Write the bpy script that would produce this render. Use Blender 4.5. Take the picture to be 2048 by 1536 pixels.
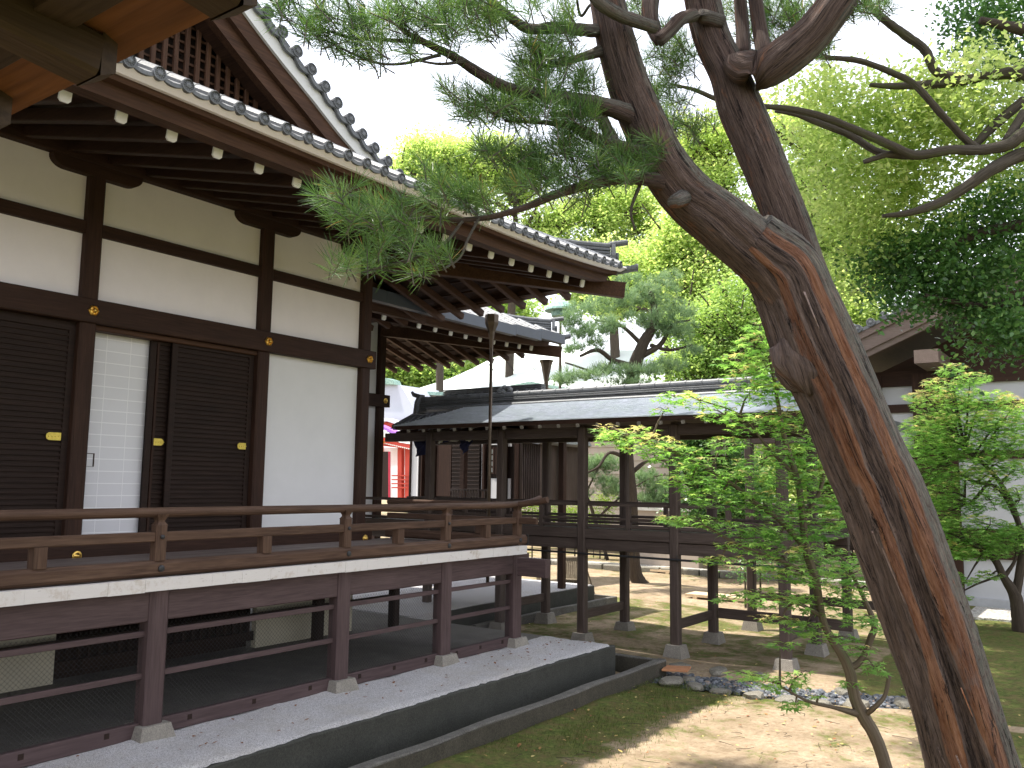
import bpy, math, random
import numpy as np
from mathutils import Matrix, Vector
random.seed(7); rng = np.random.default_rng(7)
for o in list(bpy.data.objects): bpy.data.objects.remove(o)
scn = bpy.context.scene
COL = scn.collection
# ------------------------------------------------------------------ camera
F, CX, CY = 1720., 1024., 768.
def nrm(v): v = np.array(v, float); return v/np.linalg.norm(v)
dY = nrm([2254-CX, 985-CY, F])
dX = -nrm([-1400-CX, 937-CY, F]); dX = nrm(dX-dY*dX.dot(dY))
dZ = np.cross(dX, dY)
if dZ[1] > 0: dZ = -dZ
RM = np.array([dX, dY, dZ])
EYE = np.array([0, 0, 2.62])
def at(x, y, d):
    return EYE + RM @ np.array([(x-CX)/F*d, (y-CY)/F*d, d])
cam = bpy.data.cameras.new('camera'); co = bpy.data.objects.new('camera', cam); COL.objects.link(co)
m = Matrix.Identity(4)
r_, u_, b_ = RM @ np.array([1, 0, 0]), RM @ np.array([0, -1, 0]), RM @ np.array([0, 0, -1])
for i in range(3):
    m[i][0], m[i][1], m[i][2], m[i][3] = r_[i], u_[i], b_[i], EYE[i]
co.matrix_world = m
cam.sensor_width = 36; cam.lens = F/2048*36; cam.clip_start = .05; cam.clip_end = 1500
scn.camera = co
# ------------------------------------------------------------------ world, sun, exposure
SUN = nrm([-.33, -.14, 1.0])
w = bpy.data.worlds.new("World"); scn.world = w; w.use_nodes = True
nt = w.node_tree; bg = nt.nodes['Background']
sky = nt.nodes.new('ShaderNodeTexSky'); sky.sky_type = 'NISHITA'; sky.sun_disc = False
sky.sun_elevation = math.asin(SUN[2]); sky.sun_rotation = math.atan2(SUN[0], SUN[1])
sky.air_density = 1.6; sky.dust_density = 1.5; sky.ozone_density = .6; sky.altitude = 50
cl = nt.nodes.new('ShaderNodeMix'); cl.data_type = 'RGBA'; cl.inputs[0].default_value = .62; cl.inputs[7].default_value = (8.2, 8.0, 8.6, 1)   # thin bright cloud veil over the blue
nt.links.new(sky.outputs[0], cl.inputs[6]); nt.links.new(cl.outputs[2], bg.inputs[0]); bg.inputs[1].default_value = .15
sl = bpy.data.lights.new('sun', 'SUN'); so = bpy.data.objects.new('sun', sl); COL.objects.link(so)
sl.energy = 4.2; sl.angle = math.radians(.6); sl.color = (1, .95, .86)
so.rotation_euler = Vector(-SUN).to_track_quat('-Z', 'Y').to_euler(); so.location = (0, 0, 30)
scn.view_settings.view_transform = 'Standard'; scn.view_settings.look = 'None'
scn.view_settings.exposure = 1.12; scn.view_settings.gamma = 1
scn.render.engine = 'CYCLES'
scn.cycles.max_bounces = 8; scn.cycles.transparent_max_bounces = 12; scn.cycles.transmission_bounces = 6
# ------------------------------------------------------------------ materials
def newmat(name):
    m = bpy.data.materials.new(name); m.use_nodes = True
    return m, m.node_tree, m.node_tree.nodes['Principled BSDF']
def N(nt, t, **k):
    n = nt.nodes.new(t)
    for a, b in k.items():
        if a.startswith('i_'): n.inputs[a[2:].replace('_', ' ')].default_value = b
        else: setattr(n, a, b)
    return n
def ramp(nt, fac, stops):
    r = nt.nodes.new('ShaderNodeValToRGB'); e = r.color_ramp.elements
    while len(e) < len(stops): e.new(.5)
    for i, (p, c) in enumerate(stops):
        e[i].position = p; e[i].color = (*c, 1)
    nt.links.new(fac, r.inputs[0]); return r.outputs[0]
def noise(nt, scale, detail=4, rough=.6, sc3=(1, 1, 1), coord='Object', dist=0, src=None):
    tc = nt.nodes.new('ShaderNodeTexCoord'); mp = nt.nodes.new('ShaderNodeMapping')
    mp.inputs['Scale'].default_value = sc3
    nt.links.new(src if src else tc.outputs[coord], mp.inputs[0])
    n = nt.nodes.new('ShaderNodeTexNoise'); n.inputs['Scale'].default_value = scale
    n.inputs['Detail'].default_value = detail; n.inputs['Roughness'].default_value = rough
    n.inputs['Distortion'].default_value = dist
    nt.links.new(mp.outputs[0], n.inputs['Vector']); return n.outputs[0]
def mix(nt, fac, a, b, mode='MIX'):
    n = nt.nodes.new('ShaderNodeMix'); n.data_type = 'RGBA'; n.blend_type = mode
    for s, v in ((0, fac), (6, a), (7, b)):
        if hasattr(v, 'is_linked') or hasattr(v, 'links'): nt.links.new(v, n.inputs[s])
        elif s == 0: n.inputs[0].default_value = v
        else: n.inputs[s].default_value = (*v, 1)
    return n.outputs[2]
def bump(nt, b, h, strength=.4, dist=.01):
    n = nt.nodes.new('ShaderNodeBump'); n.inputs['Strength'].default_value = strength; n.inputs['Distance'].default_value = dist
    nt.links.new(h, n.inputs['Height']); nt.links.new(n.outputs[0], b.inputs['Normal'])
def wood(name, c1, c2, c3, axis, rough=.65, scale=9, bs=.5):
    m, nt, b = newmat(name)
    s = [1, 1, 1]; s[axis] = .06
    n1 = noise(nt, scale, 6, .7, tuple(s)); n2 = noise(nt, scale*6, 3, .6, tuple(s)); n3 = noise(nt, 1.3, 3, .5)
    c = ramp(nt, n1, [(.25, c1), (.5, c2), (.78, c3)])
    c = mix(nt, .35, c, ramp(nt, n2, [(.3, tuple(x*.55 for x in c1)), (.7, tuple(min(1, x*1.25) for x in c3))]))
    c = mix(nt, ramp(nt, n3, [(.4, (0, 0, 0)), (.7, (.45, .45, .45))]), c, tuple(x*.8 for x in c2))
    nt.links.new(c, b.inputs['Base Color']); b.inputs['Roughness'].default_value = rough
    b.inputs['Specular IOR Level'].default_value = .2
    bump(nt, b, n2, bs, .006); return m
def woods(name, c1, c2, c3, **k): return [wood(name+'_'+'xyz'[a], c1, c2, c3, a, **k) for a in range(3)]
DARK = woods('dark_timber', (.018, .009, .006), (.036, .017, .011), (.062, .030, .019))
BLACKW = woods('black_brown_timber', (.012, .007, .005), (.022, .012, .009), (.036, .020, .014))
RAIL = woods('weathered_rail_timber', (.030, .016, .011), (.072, .040, .027), (.15, .092, .062))
POSTW = woods('purple_brown_post', (.05, .033, .034), (.076, .050, .051), (.11, .076, .074), rough=.6, bs=.2)
EAVEW = woods('eave_timber', (.032, .015, .009), (.06, .028, .016), (.105, .052, .030))
GREYW = woods('grey_corridor_timber', (.042, .030, .025), (.075, .054, .046), (.12, .093, .082))
NEARW = woods('warm_cedar_board', (.06, .023, .009), (.15, .058, .022), (.27, .115, .045), scale=5)
NEARD = woods('brown_rafter_timber', (.032, .019, .012), (.055, .034, .021), (.09, .058, .038))
FLOORW = woods('veranda_board', (.10, .075, .065), (.15, .118, .105), (.21, .17, .155))
def plain(name, col, rough=.8, var=.12, scale=3, bsc=60, bstr=.15, metal=0, bd=.004):
    m, nt, b = newmat(name)
    n = noise(nt, scale, 5, .65); n2 = noise(nt, bsc, 4, .7)
    c = ramp(nt, n, [(.3, tuple(x*(1-var) for x in col)), (.7, tuple(min(1, x*(1+var)) for x in col))])
    nt.links.new(c, b.inputs['Base Color']); b.inputs['Roughness'].default_value = rough; b.inputs['Metallic'].default_value = metal
    bump(nt, b, n2, bstr, bd); return m
PLASTER = plain('cream_plaster', (.84, .785, .80), .9, .035, 2.2, 45, .12)
PLASTW = plain('white_plaster', (.71, .70, .70), .9, .03, 2, 45, .1)
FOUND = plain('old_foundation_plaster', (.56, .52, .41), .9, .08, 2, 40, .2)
WHITE = plain('white_paint', (.80, .78, .76), .7, .04, 8, 60, .1)
GOLD = plain('gilt_brass', (.80, .52, .13), .32, .2, 40, 90, .3, 1)
IRON = plain('black_iron', (.02, .02, .022), .5, .2, 20, 80, .3)
def mk_edge():
    m, nt, b = newmat('worn_white_edge')
    n = noise(nt, 5, 6, .75); n2 = noise(nt, 30, 5, .8, (1, .3, 1))
    c = mix(nt, ramp(nt, n, [(.55, (0,)*3), (.72, (1,)*3)]), (.62, .59, .57), (.42, .35, .28))
    c = mix(nt, ramp(nt, n2, [(.62, (0,)*3), (.70, (1,)*3)]), c, (.22, .17, .14))
    nt.links.new(c, b.inputs['Base Color']); b.inputs['Roughness'].default_value = .8; bump(nt, b, n2, .2); return m
EDGE = mk_edge()
def stone(name, c1, c2, c3, sc=4, fine=60, bs=.6):
    m, nt, b = newmat(name)
    n = noise(nt, sc, 6, .7); n2 = noise(nt, fine, 5, .75); n3 = noise(nt, 250, 2, .5)
    c = ramp(nt, n, [(.3, c1), (.55, c2), (.75, c3)])
    c = mix(nt, .4, c, ramp(nt, n2, [(.35, tuple(x*.5 for x in c1)), (.68, tuple(x*1.3 for x in c3))]))
    c = mix(nt, ramp(nt, n3, [(.62, (0,)*3), (.70, (.6,)*3)]), c, tuple(min(1, x*2) for x in c3))
    nt.links.new(c, b.inputs['Base Color']); b.inputs['Roughness'].default_value = .9; bump(nt, b, n2, bs, .01); return m
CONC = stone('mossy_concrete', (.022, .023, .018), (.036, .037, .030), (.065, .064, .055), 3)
CURB = stone('pitted_curb_stone', (.042, .036, .028), (.10, .093, .082), (.19, .18, .165), 5)
FOOT = stone('pale_footing_stone', (.14, .125, .105), (.22, .20, .17), (.30, .275, .24), 5, 80, .3)
ROCK = stone('border_rock', (.10, .09, .07), (.18, .165, .13), (.27, .25, .21), 4)
TILE = stone('roof_tile', (.055, .058, .060), (.10, .105, .11), (.165, .17, .185), 6, 50, .3); 
for n_ in TILE.node_tree.nodes:
    if n_.type == 'BSDF_PRINCIPLED': n_.inputs['Roughness'].default_value = .45
def gravel_mat(name, dark, mid, light, sc=90):
    m, nt, b = newmat(name)
    tc = nt.nodes.new('ShaderNodeTexCoord')
    v = N(nt, 'ShaderNodeTexVoronoi'); v.inputs['Scale'].default_value = sc; nt.links.new(tc.outputs['Object'], v.inputs['Vector'])
    n = noise(nt, 1.6, 5, .7); n2 = noise(nt, sc*.6, 3, .7)
    sp = nt.nodes.new('ShaderNodeSeparateColor'); nt.links.new(v.outputs['Color'], sp.inputs[0])
    c = ramp(nt, sp.outputs[0], [(.05, dark), (.4, mid), (.95, light)])
    c = mix(nt, ramp(nt, n, [(.45, (0,)*3), (.75, (.55,)*3)]), c, tuple(x*.85 for x in (mid[0]*1.05, mid[1]*.98, mid[2]*.82)))
    nt.links.new(c, b.inputs['Base Color']); b.inputs['Roughness'].default_value = .9
    bump(nt, b, v.outputs['Distance'], .9, .012); return m
GRAVEL = gravel_mat('fine_gravel', (.34, .325, .33), (.55, .53, .535), (.74, .72, .73), 150)
PEBB = gravel_mat('coarse_gravel', (.16, .15, .14), (.34, .32, .29), (.55, .53, .50), 30)
def ground_mat():
    m, nt, b = newmat('sand_and_moss')
    tc = nt.nodes.new('ShaderNodeTexCoord')
    at_ = N(nt, 'ShaderNodeAttribute', attribute_name='moss'); 
    n = noise(nt, 1.4, 7, .72); n2 = noise(nt, 14, 6, .75); n3 = noise(nt, 90, 4, .8); n4 = noise(nt, 5, 5, .7)
    sand = ramp(nt, n2, [(.28, (.22, .155, .095)), (.5, (.38, .29, .195)), (.72, (.52, .42, .30))])
    sand = mix(nt, ramp(nt, n3, [(.62, (0,)*3), (.74, (.4,)*3)]), sand, (.15, .11, .07))
    nb = noise(nt, .9, 5, .7); sand = mix(nt, ramp(nt, nb, [(.40, (0,)*3), (.62, (.6,)*3)]), sand, (.19, .14, .085))
    sand = mix(nt, ramp(nt, n4, [(.50, (0,)*3), (.75, (.5,)*3)]), sand, (.20, .15, .10))
    moss = ramp(nt, n2, [(.3, (.035, .040, .012)), (.5, (.09, .12, .028)), (.72, (.20, .22, .06))])
    moss = mix(nt, ramp(nt, n4, [(.42, (0,)*3), (.62, (.75,)*3)]), moss, (.15, .105, .05))
    moss = mix(nt, ramp(nt, n3, [(.56, (0,)*3), (.70, (.6,)*3)]), moss, (.30, .27, .09))
    ad = N(nt, 'ShaderNodeMath', operation='ADD'); nt.links.new(at_.outputs['Fac'], ad.inputs[0])
    ms = N(nt, 'ShaderNodeMath', operation='MULTIPLY_ADD'); ms.inputs[1].default_value = 1.5; ms.inputs[2].default_value = -.75
    nt.links.new(n, ms.inputs[0]); nt.links.new(ms.outputs[0], ad.inputs[1])
    a2 = N(nt, 'ShaderNodeMath', operation='MULTIPLY_ADD'); a2.inputs[1].default_value = .7; a2.inputs[2].default_value = -.35
    nt.links.new(n2, a2.inputs[0]); a3 = N(nt, 'ShaderNodeMath', operation='ADD'); nt.links.new(ad.outputs[0], a3.inputs[0]); nt.links.new(a2.outputs[0], a3.inputs[1])
    f = ramp(nt, a3.outputs[0], [(.40, (0,)*3), (.60, (1,)*3)])
    c = mix(nt, f, sand, moss)
    nt.links.new(c, b.inputs['Base Color']); b.inputs['Roughness'].default_value = .95
    b.inputs['Specular IOR Level'].default_value = .15
    bump(nt, b, n3, .7, .02); return m
GROUND = ground_mat()
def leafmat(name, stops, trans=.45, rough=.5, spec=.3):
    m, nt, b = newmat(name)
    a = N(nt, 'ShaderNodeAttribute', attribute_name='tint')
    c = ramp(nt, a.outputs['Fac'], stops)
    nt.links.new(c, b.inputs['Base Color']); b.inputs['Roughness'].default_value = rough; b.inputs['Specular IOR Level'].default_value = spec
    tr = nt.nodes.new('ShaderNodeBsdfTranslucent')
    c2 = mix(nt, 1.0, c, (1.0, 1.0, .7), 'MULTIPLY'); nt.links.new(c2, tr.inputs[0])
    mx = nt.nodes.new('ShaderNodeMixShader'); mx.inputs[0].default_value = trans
    nt.links.new(b.outputs[0], mx.inputs[1]); nt.links.new(tr.outputs[0], mx.inputs[2])
    nt.links.new(mx.outputs[0], nt.nodes['Material Output'].inputs[0]); return m
L_BRIGHT = leafmat('young_camphor_leaf', [(0, (.28, .42, .12)), (.5, (.52, .65, .24)), (1, (.82, .84, .44))], .66)
L_BG = leafmat('sunlit_grove_leaf', [(0, (.28, .43, .12)), (.5, (.54, .68, .24)), (1, (.84, .86, .42))], .62)
L_BG2 = leafmat('mid_green_grove_leaf', [(0, (.18, .32, .09)), (.5, (.38, .54, .16)), (1, (.64, .74, .30))], .6)
L_DARK = leafmat('glossy_evergreen_leaf', [(0, (.05, .12, .04)), (.6, (.13, .28, .08)), (1, (.32, .50, .17))], .5, .28, .7)
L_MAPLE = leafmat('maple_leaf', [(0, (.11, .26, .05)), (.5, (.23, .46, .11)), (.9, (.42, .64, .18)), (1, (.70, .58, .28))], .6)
L_NEEDLE = leafmat('umbrella_pine_needle', [(0, (.05, .11, .03)), (.6, (.12, .23, .06)), (.95, (.26, .38, .10)), (1, (.42, .26, .09))], .38, .38, .5)
L_PINE = leafmat('blue_green_pine_needle', [(0, (.12, .20, .10)), (.6, (.25, .38, .20)), (1, (.42, .54, .32))], .4, .6)
L_GRASS = leafmat('short_grass', [(0, (.05, .075, .018)), (.6, (.11, .15, .03)), (1, (.22, .24, .07))], .35, .7)
L_LITTER = leafmat('fallen_leaf', [(0, (.16, .06, .03)), (.4, (.28, .12, .05)), (.75, (.50, .38, .13)), (1, (.60, .52, .24))], .2, .6)
L_BUSH = leafmat('yellow_green_shrub_leaf', [(0, (.10, .17, .02)), (.6, (.22, .34, .04)), (1, (.40, .46, .08))], .4)
def bark(name, stops, sc=22, lich=None, bs=.8):
    m, nt, b = newmat(name)
    uv = nt.nodes.new('ShaderNodeUVMap').outputs[0]
    n1 = noise(nt, sc, 6, .75, (1, .10, 1), src=uv, dist=.3); n2 = noise(nt, sc*3.5, 5, .8, (1, .07, 1), src=uv); n3 = noise(nt, 3, 4, .6, (1, .35, 1), src=uv)
    c = ramp(nt, n1, stops)
    c = mix(nt, .45, c, ramp(nt, n2, [(.35, tuple(x*.4 for x in stops[0][1])), (.65, tuple(min(1, x*1.4) for x in stops[-1][1]))]))
    if lich: c = mix(nt, ramp(nt, n3, [(.52, (0,)*3), (.66, (.75,)*3)]), c, lich)
    nt.links.new(c, b.inputs['Base Color']); b.inputs['Roughness'].default_value = .9; b.inputs['Specular IOR Level'].default_value = .2
    bump(nt, b, n2, bs, .015); return m
BARKG = bark('grey_mossy_bark', [(.3, (.025, .019, .014)), (.5, (.055, .043, .034)), (.7, (.11, .095, .075))], 14, (.10, .12, .05))
BARKD = bark('dark_bark', [(.3, (.03, .022, .018)), (.5, (.06, .045, .035)), (.7, (.10, .08, .06))], 14)
BARKM = bark('smooth_maple_bark', [(.3, (.07, .05, .035)), (.5, (.115, .085, .06)), (.7, (.16, .13, .095))], 6, (.12, .13, .07), .2)
def big_bark(nm='shredding_red_bark', off=0.):
    m, nt, b = newmat(nm)
    uv = nt.nodes.new('ShaderNodeUVMap').outputs[0]
    sx = nt.nodes.new('ShaderNodeSeparateXYZ'); nt.links.new(uv, sx.inputs[0])
    nb = noise(nt, 5, 4, .6, (1, .14, 1), src=uv); n1 = noise(nt, 26, 7, .78, (1, .07, 1), src=uv, dist=.6); n2 = noise(nt, 95, 5, .8, (1, .045, 1), src=uv)
    n3 = noise(nt, 9, 5, .7, (1, .16, 1), src=uv, dist=.8); n4 = noise(nt, 40, 6, .8, (1, .5, 1), src=uv)
    # around-the-trunk bands (u: 0 right flank, .25 facing, .5 left flank)
    w0 = N(nt, 'ShaderNodeMath', operation='MULTIPLY_ADD'); w0.inputs[1].default_value = .13; nt.links.new(nb, w0.inputs[0]); nt.links.new(sx.outputs[0], w0.inputs[2])
    wv = N(nt, 'ShaderNodeMath', operation='ADD'); wv.inputs[1].default_value = -.065; nt.links.new(w0.outputs[0], wv.inputs[0])
    band = ramp(nt, wv.outputs[0], [(0, (.36,)*3), (.160, (.34,)*3), (.18, (.92,)*3), (.228, (.95,)*3), (.248, (.04,)*3), (.30, (.08,)*3), (.32, (.74,)*3), (.36, (.70,)*3), (.385, (.30,)*3), (1, (.36,)*3)])
    if off: band = ramp(nt, wv.outputs[0], [(0, (.40,)*3), (.2, (.46,)*3), (.3, (.36,)*3), (.42, (.50,)*3), (1, (.40,)*3)]); n3 = noise(nt, 7, 6, .75, (1, .4, 1), src=uv, dist=1.8); n1 = noise(nt, 20, 7, .82, (1, .22, 1), src=uv, dist=1.6)
    red = ramp(nt, n1, [(.28, (.075, .02, .010)), (.46, (.34, .11, .04)), (.68, (.72, .31, .13))])
    grey = ramp(nt, n1, [(.28, (.06, .042, .040)), (.5, (.20, .15, .14)), (.72, (.44, .37, .355))])
    if off: grey = ramp(nt, n1, [(.28, (.042, .025, .021)), (.5, (.13, .086, .073)), (.72, (.29, .22, .20))])
    a = N(nt, 'ShaderNodeMath', operation='MULTIPLY_ADD'); a.inputs[1].default_value = 1.1; a.inputs[2].default_value = -.55+off; nt.links.new(n3, a.inputs[0])
    a2 = N(nt, 'ShaderNodeMath', operation='ADD'); sb = nt.nodes.new('ShaderNodeSeparateColor'); nt.links.new(band, sb.inputs[0])
    nt.links.new(sb.outputs[0], a2.inputs[0]); nt.links.new(a.outputs[0], a2.inputs[1])
    c = mix(nt, ramp(nt, a2.outputs[0], [(.46, (0,)*3), (.60, (1,)*3)]), grey, red)
    dk = ramp(nt, a2.outputs[0], [(.13, (1,)*3), (.23, (0,)*3)])
    c = mix(nt, dk, c, ramp(nt, n1, [(.3, (.012, .008, .009)), (.7, (.05, .03, .03))]))
    # lichen on the right flank
    li = ramp(nt, wv.outputs[0], [(.0, (1,)*3), (.145, (.95,)*3), (.175, (0,)*3), (1, (0,)*3)])
    lm = mix(nt, 1, li, ramp(nt, n4, [(.38, (0,)*3), (.52, (.9,)*3)]), 'MULTIPLY')
    c = mix(nt, lm, c, (.30, .34, .29))
    c = mix(nt, .5, c, ramp(nt, n2, [(.38, (.012, .007, .006)), (.62, (.40, .27, .21))]))
    n5 = noise(nt, 34, 7, .85, (1, .06, 1), src=uv, dist=1.2); n6 = noise(nt, 7, 6, .8, (1, .22, 1), src=uv, dist=1.5)
    c = mix(nt, ramp(nt, n5, [(.40, (.95,)*3), (.46, (0,)*3)]), c, (.012, .007, .007))
    c = mix(nt, ramp(nt, n6, [(.56, (0,)*3), (.64, (.4,)*3)]), c, (.24, .19, .18))
    nt.links.new(c, b.inputs['Base Color']); b.inputs['Roughness'].default_value = .85; b.inputs['Specular IOR Level'].default_value = .25
    mxh = N(nt, 'ShaderNodeMath', operation='MULTIPLY_ADD'); mxh.inputs[1].default_value = .6; nt.links.new(n2, mxh.inputs[0]); nt.links.new(n5, mxh.inputs[2])
    bump(nt, b, mxh.outputs[0], 1.0, .08); return m
BARKR = big_bark(); BARKU = big_bark('dull_upper_bark', -.05)
def slate():
    m, nt, b = newmat('weathered_shingle')
    tc = nt.nodes.new('ShaderNodeTexCoord')
    n = noise(nt, 2, 5, .7); n2 = noise(nt, 40, 4, .7, (.15, 1, 1))
    c = ramp(nt, n2, [(.3, (.34, .37, .42)), (.7, (.56, .59, .66))])
    c = mix(nt, ramp(nt, n, [(.4, (0,)*3), (.7, (.6,)*3)]), c, (.40, .46, .45))
    nt.links.new(c, b.inputs['Base Color']); b.inputs['Roughness'].default_value = .42; bump(nt, b, n2, .4, .01); return m
SLATE = slate()
COPPERW = plain('pale_oxidised_roof', (.62, .66, .62), .6, .08, .6, 12, .2)
VERDI = stone('verdigris_copper', (.10, .19, .17), (.20, .34, .30), (.38, .50, .42), 1.5, 12, .1)
TANB = plain('tan_board', (.40, .33, .27), .8, .06, .8, 20, .15)
RED = plain('vermilion_paint', (.50, .04, .018), .5, .08, 3, 20, .05)
NAVY = plain('navy_cloth', (.012, .012, .045), .9, .2, 5, 60, .1)
CLOTHW = plain('white_cloth', (.62, .61, .58), .9, .1, 5, 60, .1)
BRONZE = plain('brown_bronze', (.10, .072, .05), .45, .2, 8, 40, .1, .6)
GUTM = plain('blue_grey_sheet', (.075, .085, .105), .5, .08, 2, 20, .05)
ROOFGREY = plain('blue_grey_shrine_roof', (.42, .44, .52), .6, .05, 1, 10, .1)
BROWNP = woods('taupe_bargeboard', (.12, .085, .07), (.17, .125, .105), (.22, .165, .14), bs=.1)
PAPERM = leafmat('shoji_paper', [(0, (.74, .73, .72)), (1, (.78, .77, .76))], .15, .9, .1)
TERRA = plain('terracotta', (.42, .19, .09), .8, .2, 6, 60, .3)
BAMB = woods('weathered_bamboo', (.11, .085, .06), (.20, .16, .11), (.30, .25, .18))
# ------------------------------------------------------------------ mesh helpers
class MB:
    def __init__(s): s.v = []; s.f = []; s.m = []; s.n = 0; s.uv = []
    def add(s, V, Fc, mi=0, uv=None):
        V = np.asarray(V, float).reshape(-1, 3)
        s.v.append(V); s.f += [[i+s.n for i in f] for f in Fc]; s.m += [mi]*len(Fc); s.n += len(V)
        s.uv.append(np.zeros((len(V), 2)) if uv is None else np.asarray(uv, float))
        return s
    def box(s, x0, x1, y0, y1, z0, z1, mi=0):
        V = [(x0, y0, z0), (x1, y0, z0), (x1, y1, z0), (x0, y1, z0), (x0, y0, z1), (x1, y0, z1), (x1, y1, z1), (x0, y1, z1)]
        return s.add(V, [[0, 3, 2, 1], [4, 5, 6, 7], [0, 1, 5, 4], [1, 2, 6, 5], [2, 3, 7, 6], [3, 0, 4, 7]], mi)
    def beam(s, p, q, w, h, ch=.008, up=(0, 0, 1), mi=0):
        p = np.array(p, float); q = np.array(q, float); d = nrm(q-p); u = np.array(up, float)
        if abs(d.dot(u)) > .98: u = np.array([0, 1., 0])
        r = nrm(np.cross(d, u)); u = np.cross(r, d); a, b = w/2, h/2
        pr = [(-a+ch, -b), (a-ch, -b), (a, -b+ch), (a, b-ch), (a-ch, b), (-a+ch, b), (-a, b-ch), (-a, -b+ch)]
        V = [c+r*x+u*y for c in (p, q) for x, y in pr]
        Fc = [[i, (i+1) % 8, 8+(i+1) % 8, 8+i] for i in range(8)]+[list(range(7, -1, -1)), list(range(8, 16))]
        return s.add(V, Fc, mi)
    def tube(s, pts, rad, n=10, mi=0, cap=True, rough=0, ref=None):
        P = np.array(pts, float); R = np.array(rad, float)*np.ones(len(P))
        T = np.gradient(P, axis=0); T /= np.linalg.norm(T, axis=1)[:, None]+1e-9
        ref = np.array(ref if ref is not None else (0, 0, 1.), float)
        if abs(T[0].dot(ref)) > .95: ref = np.array([1., 0, 0])
        a = nrm(ref-T[0]*T[0].dot(ref)); V = []; UV = []; L = 0
        th = np.arange(n)/n*2*np.pi
        for i in range(len(P)):
            if i: a = nrm(a-T[i]*T[i].dot(a)); L += np.linalg.norm(P[i]-P[i-1])
            b = np.cross(T[i], a)
            rr = R[i]*(1+rough*(rng.random(n)-.5))
            V.append(P[i]+(np.cos(th)*rr)[:, None]*a+(np.sin(th)*rr)[:, None]*b)
            UV.append(np.stack([np.minimum(th, 2*np.pi-th)/2/np.pi*max(R.max(), .02)*6.3*1.6, np.full(n, L)], 1))
        Fc = [[i*n+j, i*n+(j+1) % n, (i+1)*n+(j+1) % n, (i+1)*n+j] for i in range(len(P)-1) for j in range(n)]
        if cap: Fc += [list(range(n-1, -1, -1)), [(len(P)-1)*n+j for j in range(n)]]
        return s.add(np.concatenate(V), Fc, mi, np.concatenate(UV))
    def lathe(s, prof, c, axis=(0, 0, 1), n=16, mi=0):
        ax = nrm(axis); r = nrm(np.cross(ax, (0, 0, 1) if abs(ax[2]) < .9 else (1, 0, 0))); u = np.cross(ax, r)
        V = []
        for rad, h in prof:
            for k in range(n):
                t = 2*np.pi*k/n; V.append(np.array(c)+ax*h+rad*(math.cos(t)*r+math.sin(t)*u))
        m_ = len(prof)
        Fc = [[i*n+j, i*n+(j+1) % n, (i+1)*n+(j+1) % n, (i+1)*n+j] for i in range(m_-1) for j in range(n)]
        Fc += [list(range(n-1, -1, -1)), [(m_-1)*n+j for j in range(n)]]
        return s.add(V, Fc, mi)
    def prism(s, poly, off, mi=0):
        P = [np.array(p, float) for p in poly]; o = np.array(off, float); k = len(P)
        return s.add(P+[p+o for p in P], [list(range(k)), [2*k-1-i for i in range(k)]]+[[i, k+i, k+(i+1) % k, (i+1) % k] for i in range(k)], mi)
    def frustum(s, x, y, z0, z1, a0, a1, mi=0):
        V = [(x+sx*a, y+sy*a, z) for a, z in ((a0, z0), (a1, z1)) for sx, sy in ((-1, -1), (1, -1), (1, 1), (-1, 1))]
        return s.add(V, [[3, 2, 1, 0], [4, 5, 6, 7], [0, 1, 5, 4], [1, 2, 6, 5], [2, 3, 7, 6], [3, 0, 4, 7]], mi)
    def build(s, name, mats, parent=None, smooth=False, **tags):
        me = bpy.data.meshes.new(name)
        V = np.concatenate(s.v)
        o = bpy.data.objects.new(name, me); COL.objects.link(o)
        if parent is not None:
            o.parent = parent; V = V-wloc(parent)
        elif 'loc' in tags: o.location = tags['loc']; V = V-np.array(tags['loc'])
        me.from_pydata(V.tolist(), [], s.f)
        if not isinstance(mats, (list, tuple)): mats = [mats]
        for mm in mats: me.materials.append(mm)
        me.polygons.foreach_set('material_index', s.m)
        uvl = me.uv_layers.new(name='UVMap'); U = np.concatenate(s.uv)
        li = np.zeros(len(me.loops), int); me.loops.foreach_get('vertex_index', li)
        uvl.data.foreach_set('uv', U[li].ravel())
        if smooth: me.polygons.foreach_set('use_smooth', [True]*len(me.polygons))
        me.update()
        for k in ('label', 'category', 'group', 'kind'):
            if tags.get(k): o[k] = tags[k]
        return o
def wloc(o):
    l = np.zeros(3)
    while o is not None: l = l+np.array(o.location); o = o.parent
    return l
def thing(name, label, cat, loc=(0, 0, 0), group=None):
    o = bpy.data.objects.new(name, None); COL.objects.link(o); o.location = loc; o.empty_display_size = .2
    o['label'] = label; o['category'] = cat
    if group: o['group'] = group
    return o
def copy_tree(o, parent=None):
    c = o.copy(); COL.objects.link(c); c.parent = parent
    for ch in [x for x in bpy.data.objects if x.parent == o]: copy_tree(ch, c)
    return c
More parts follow.
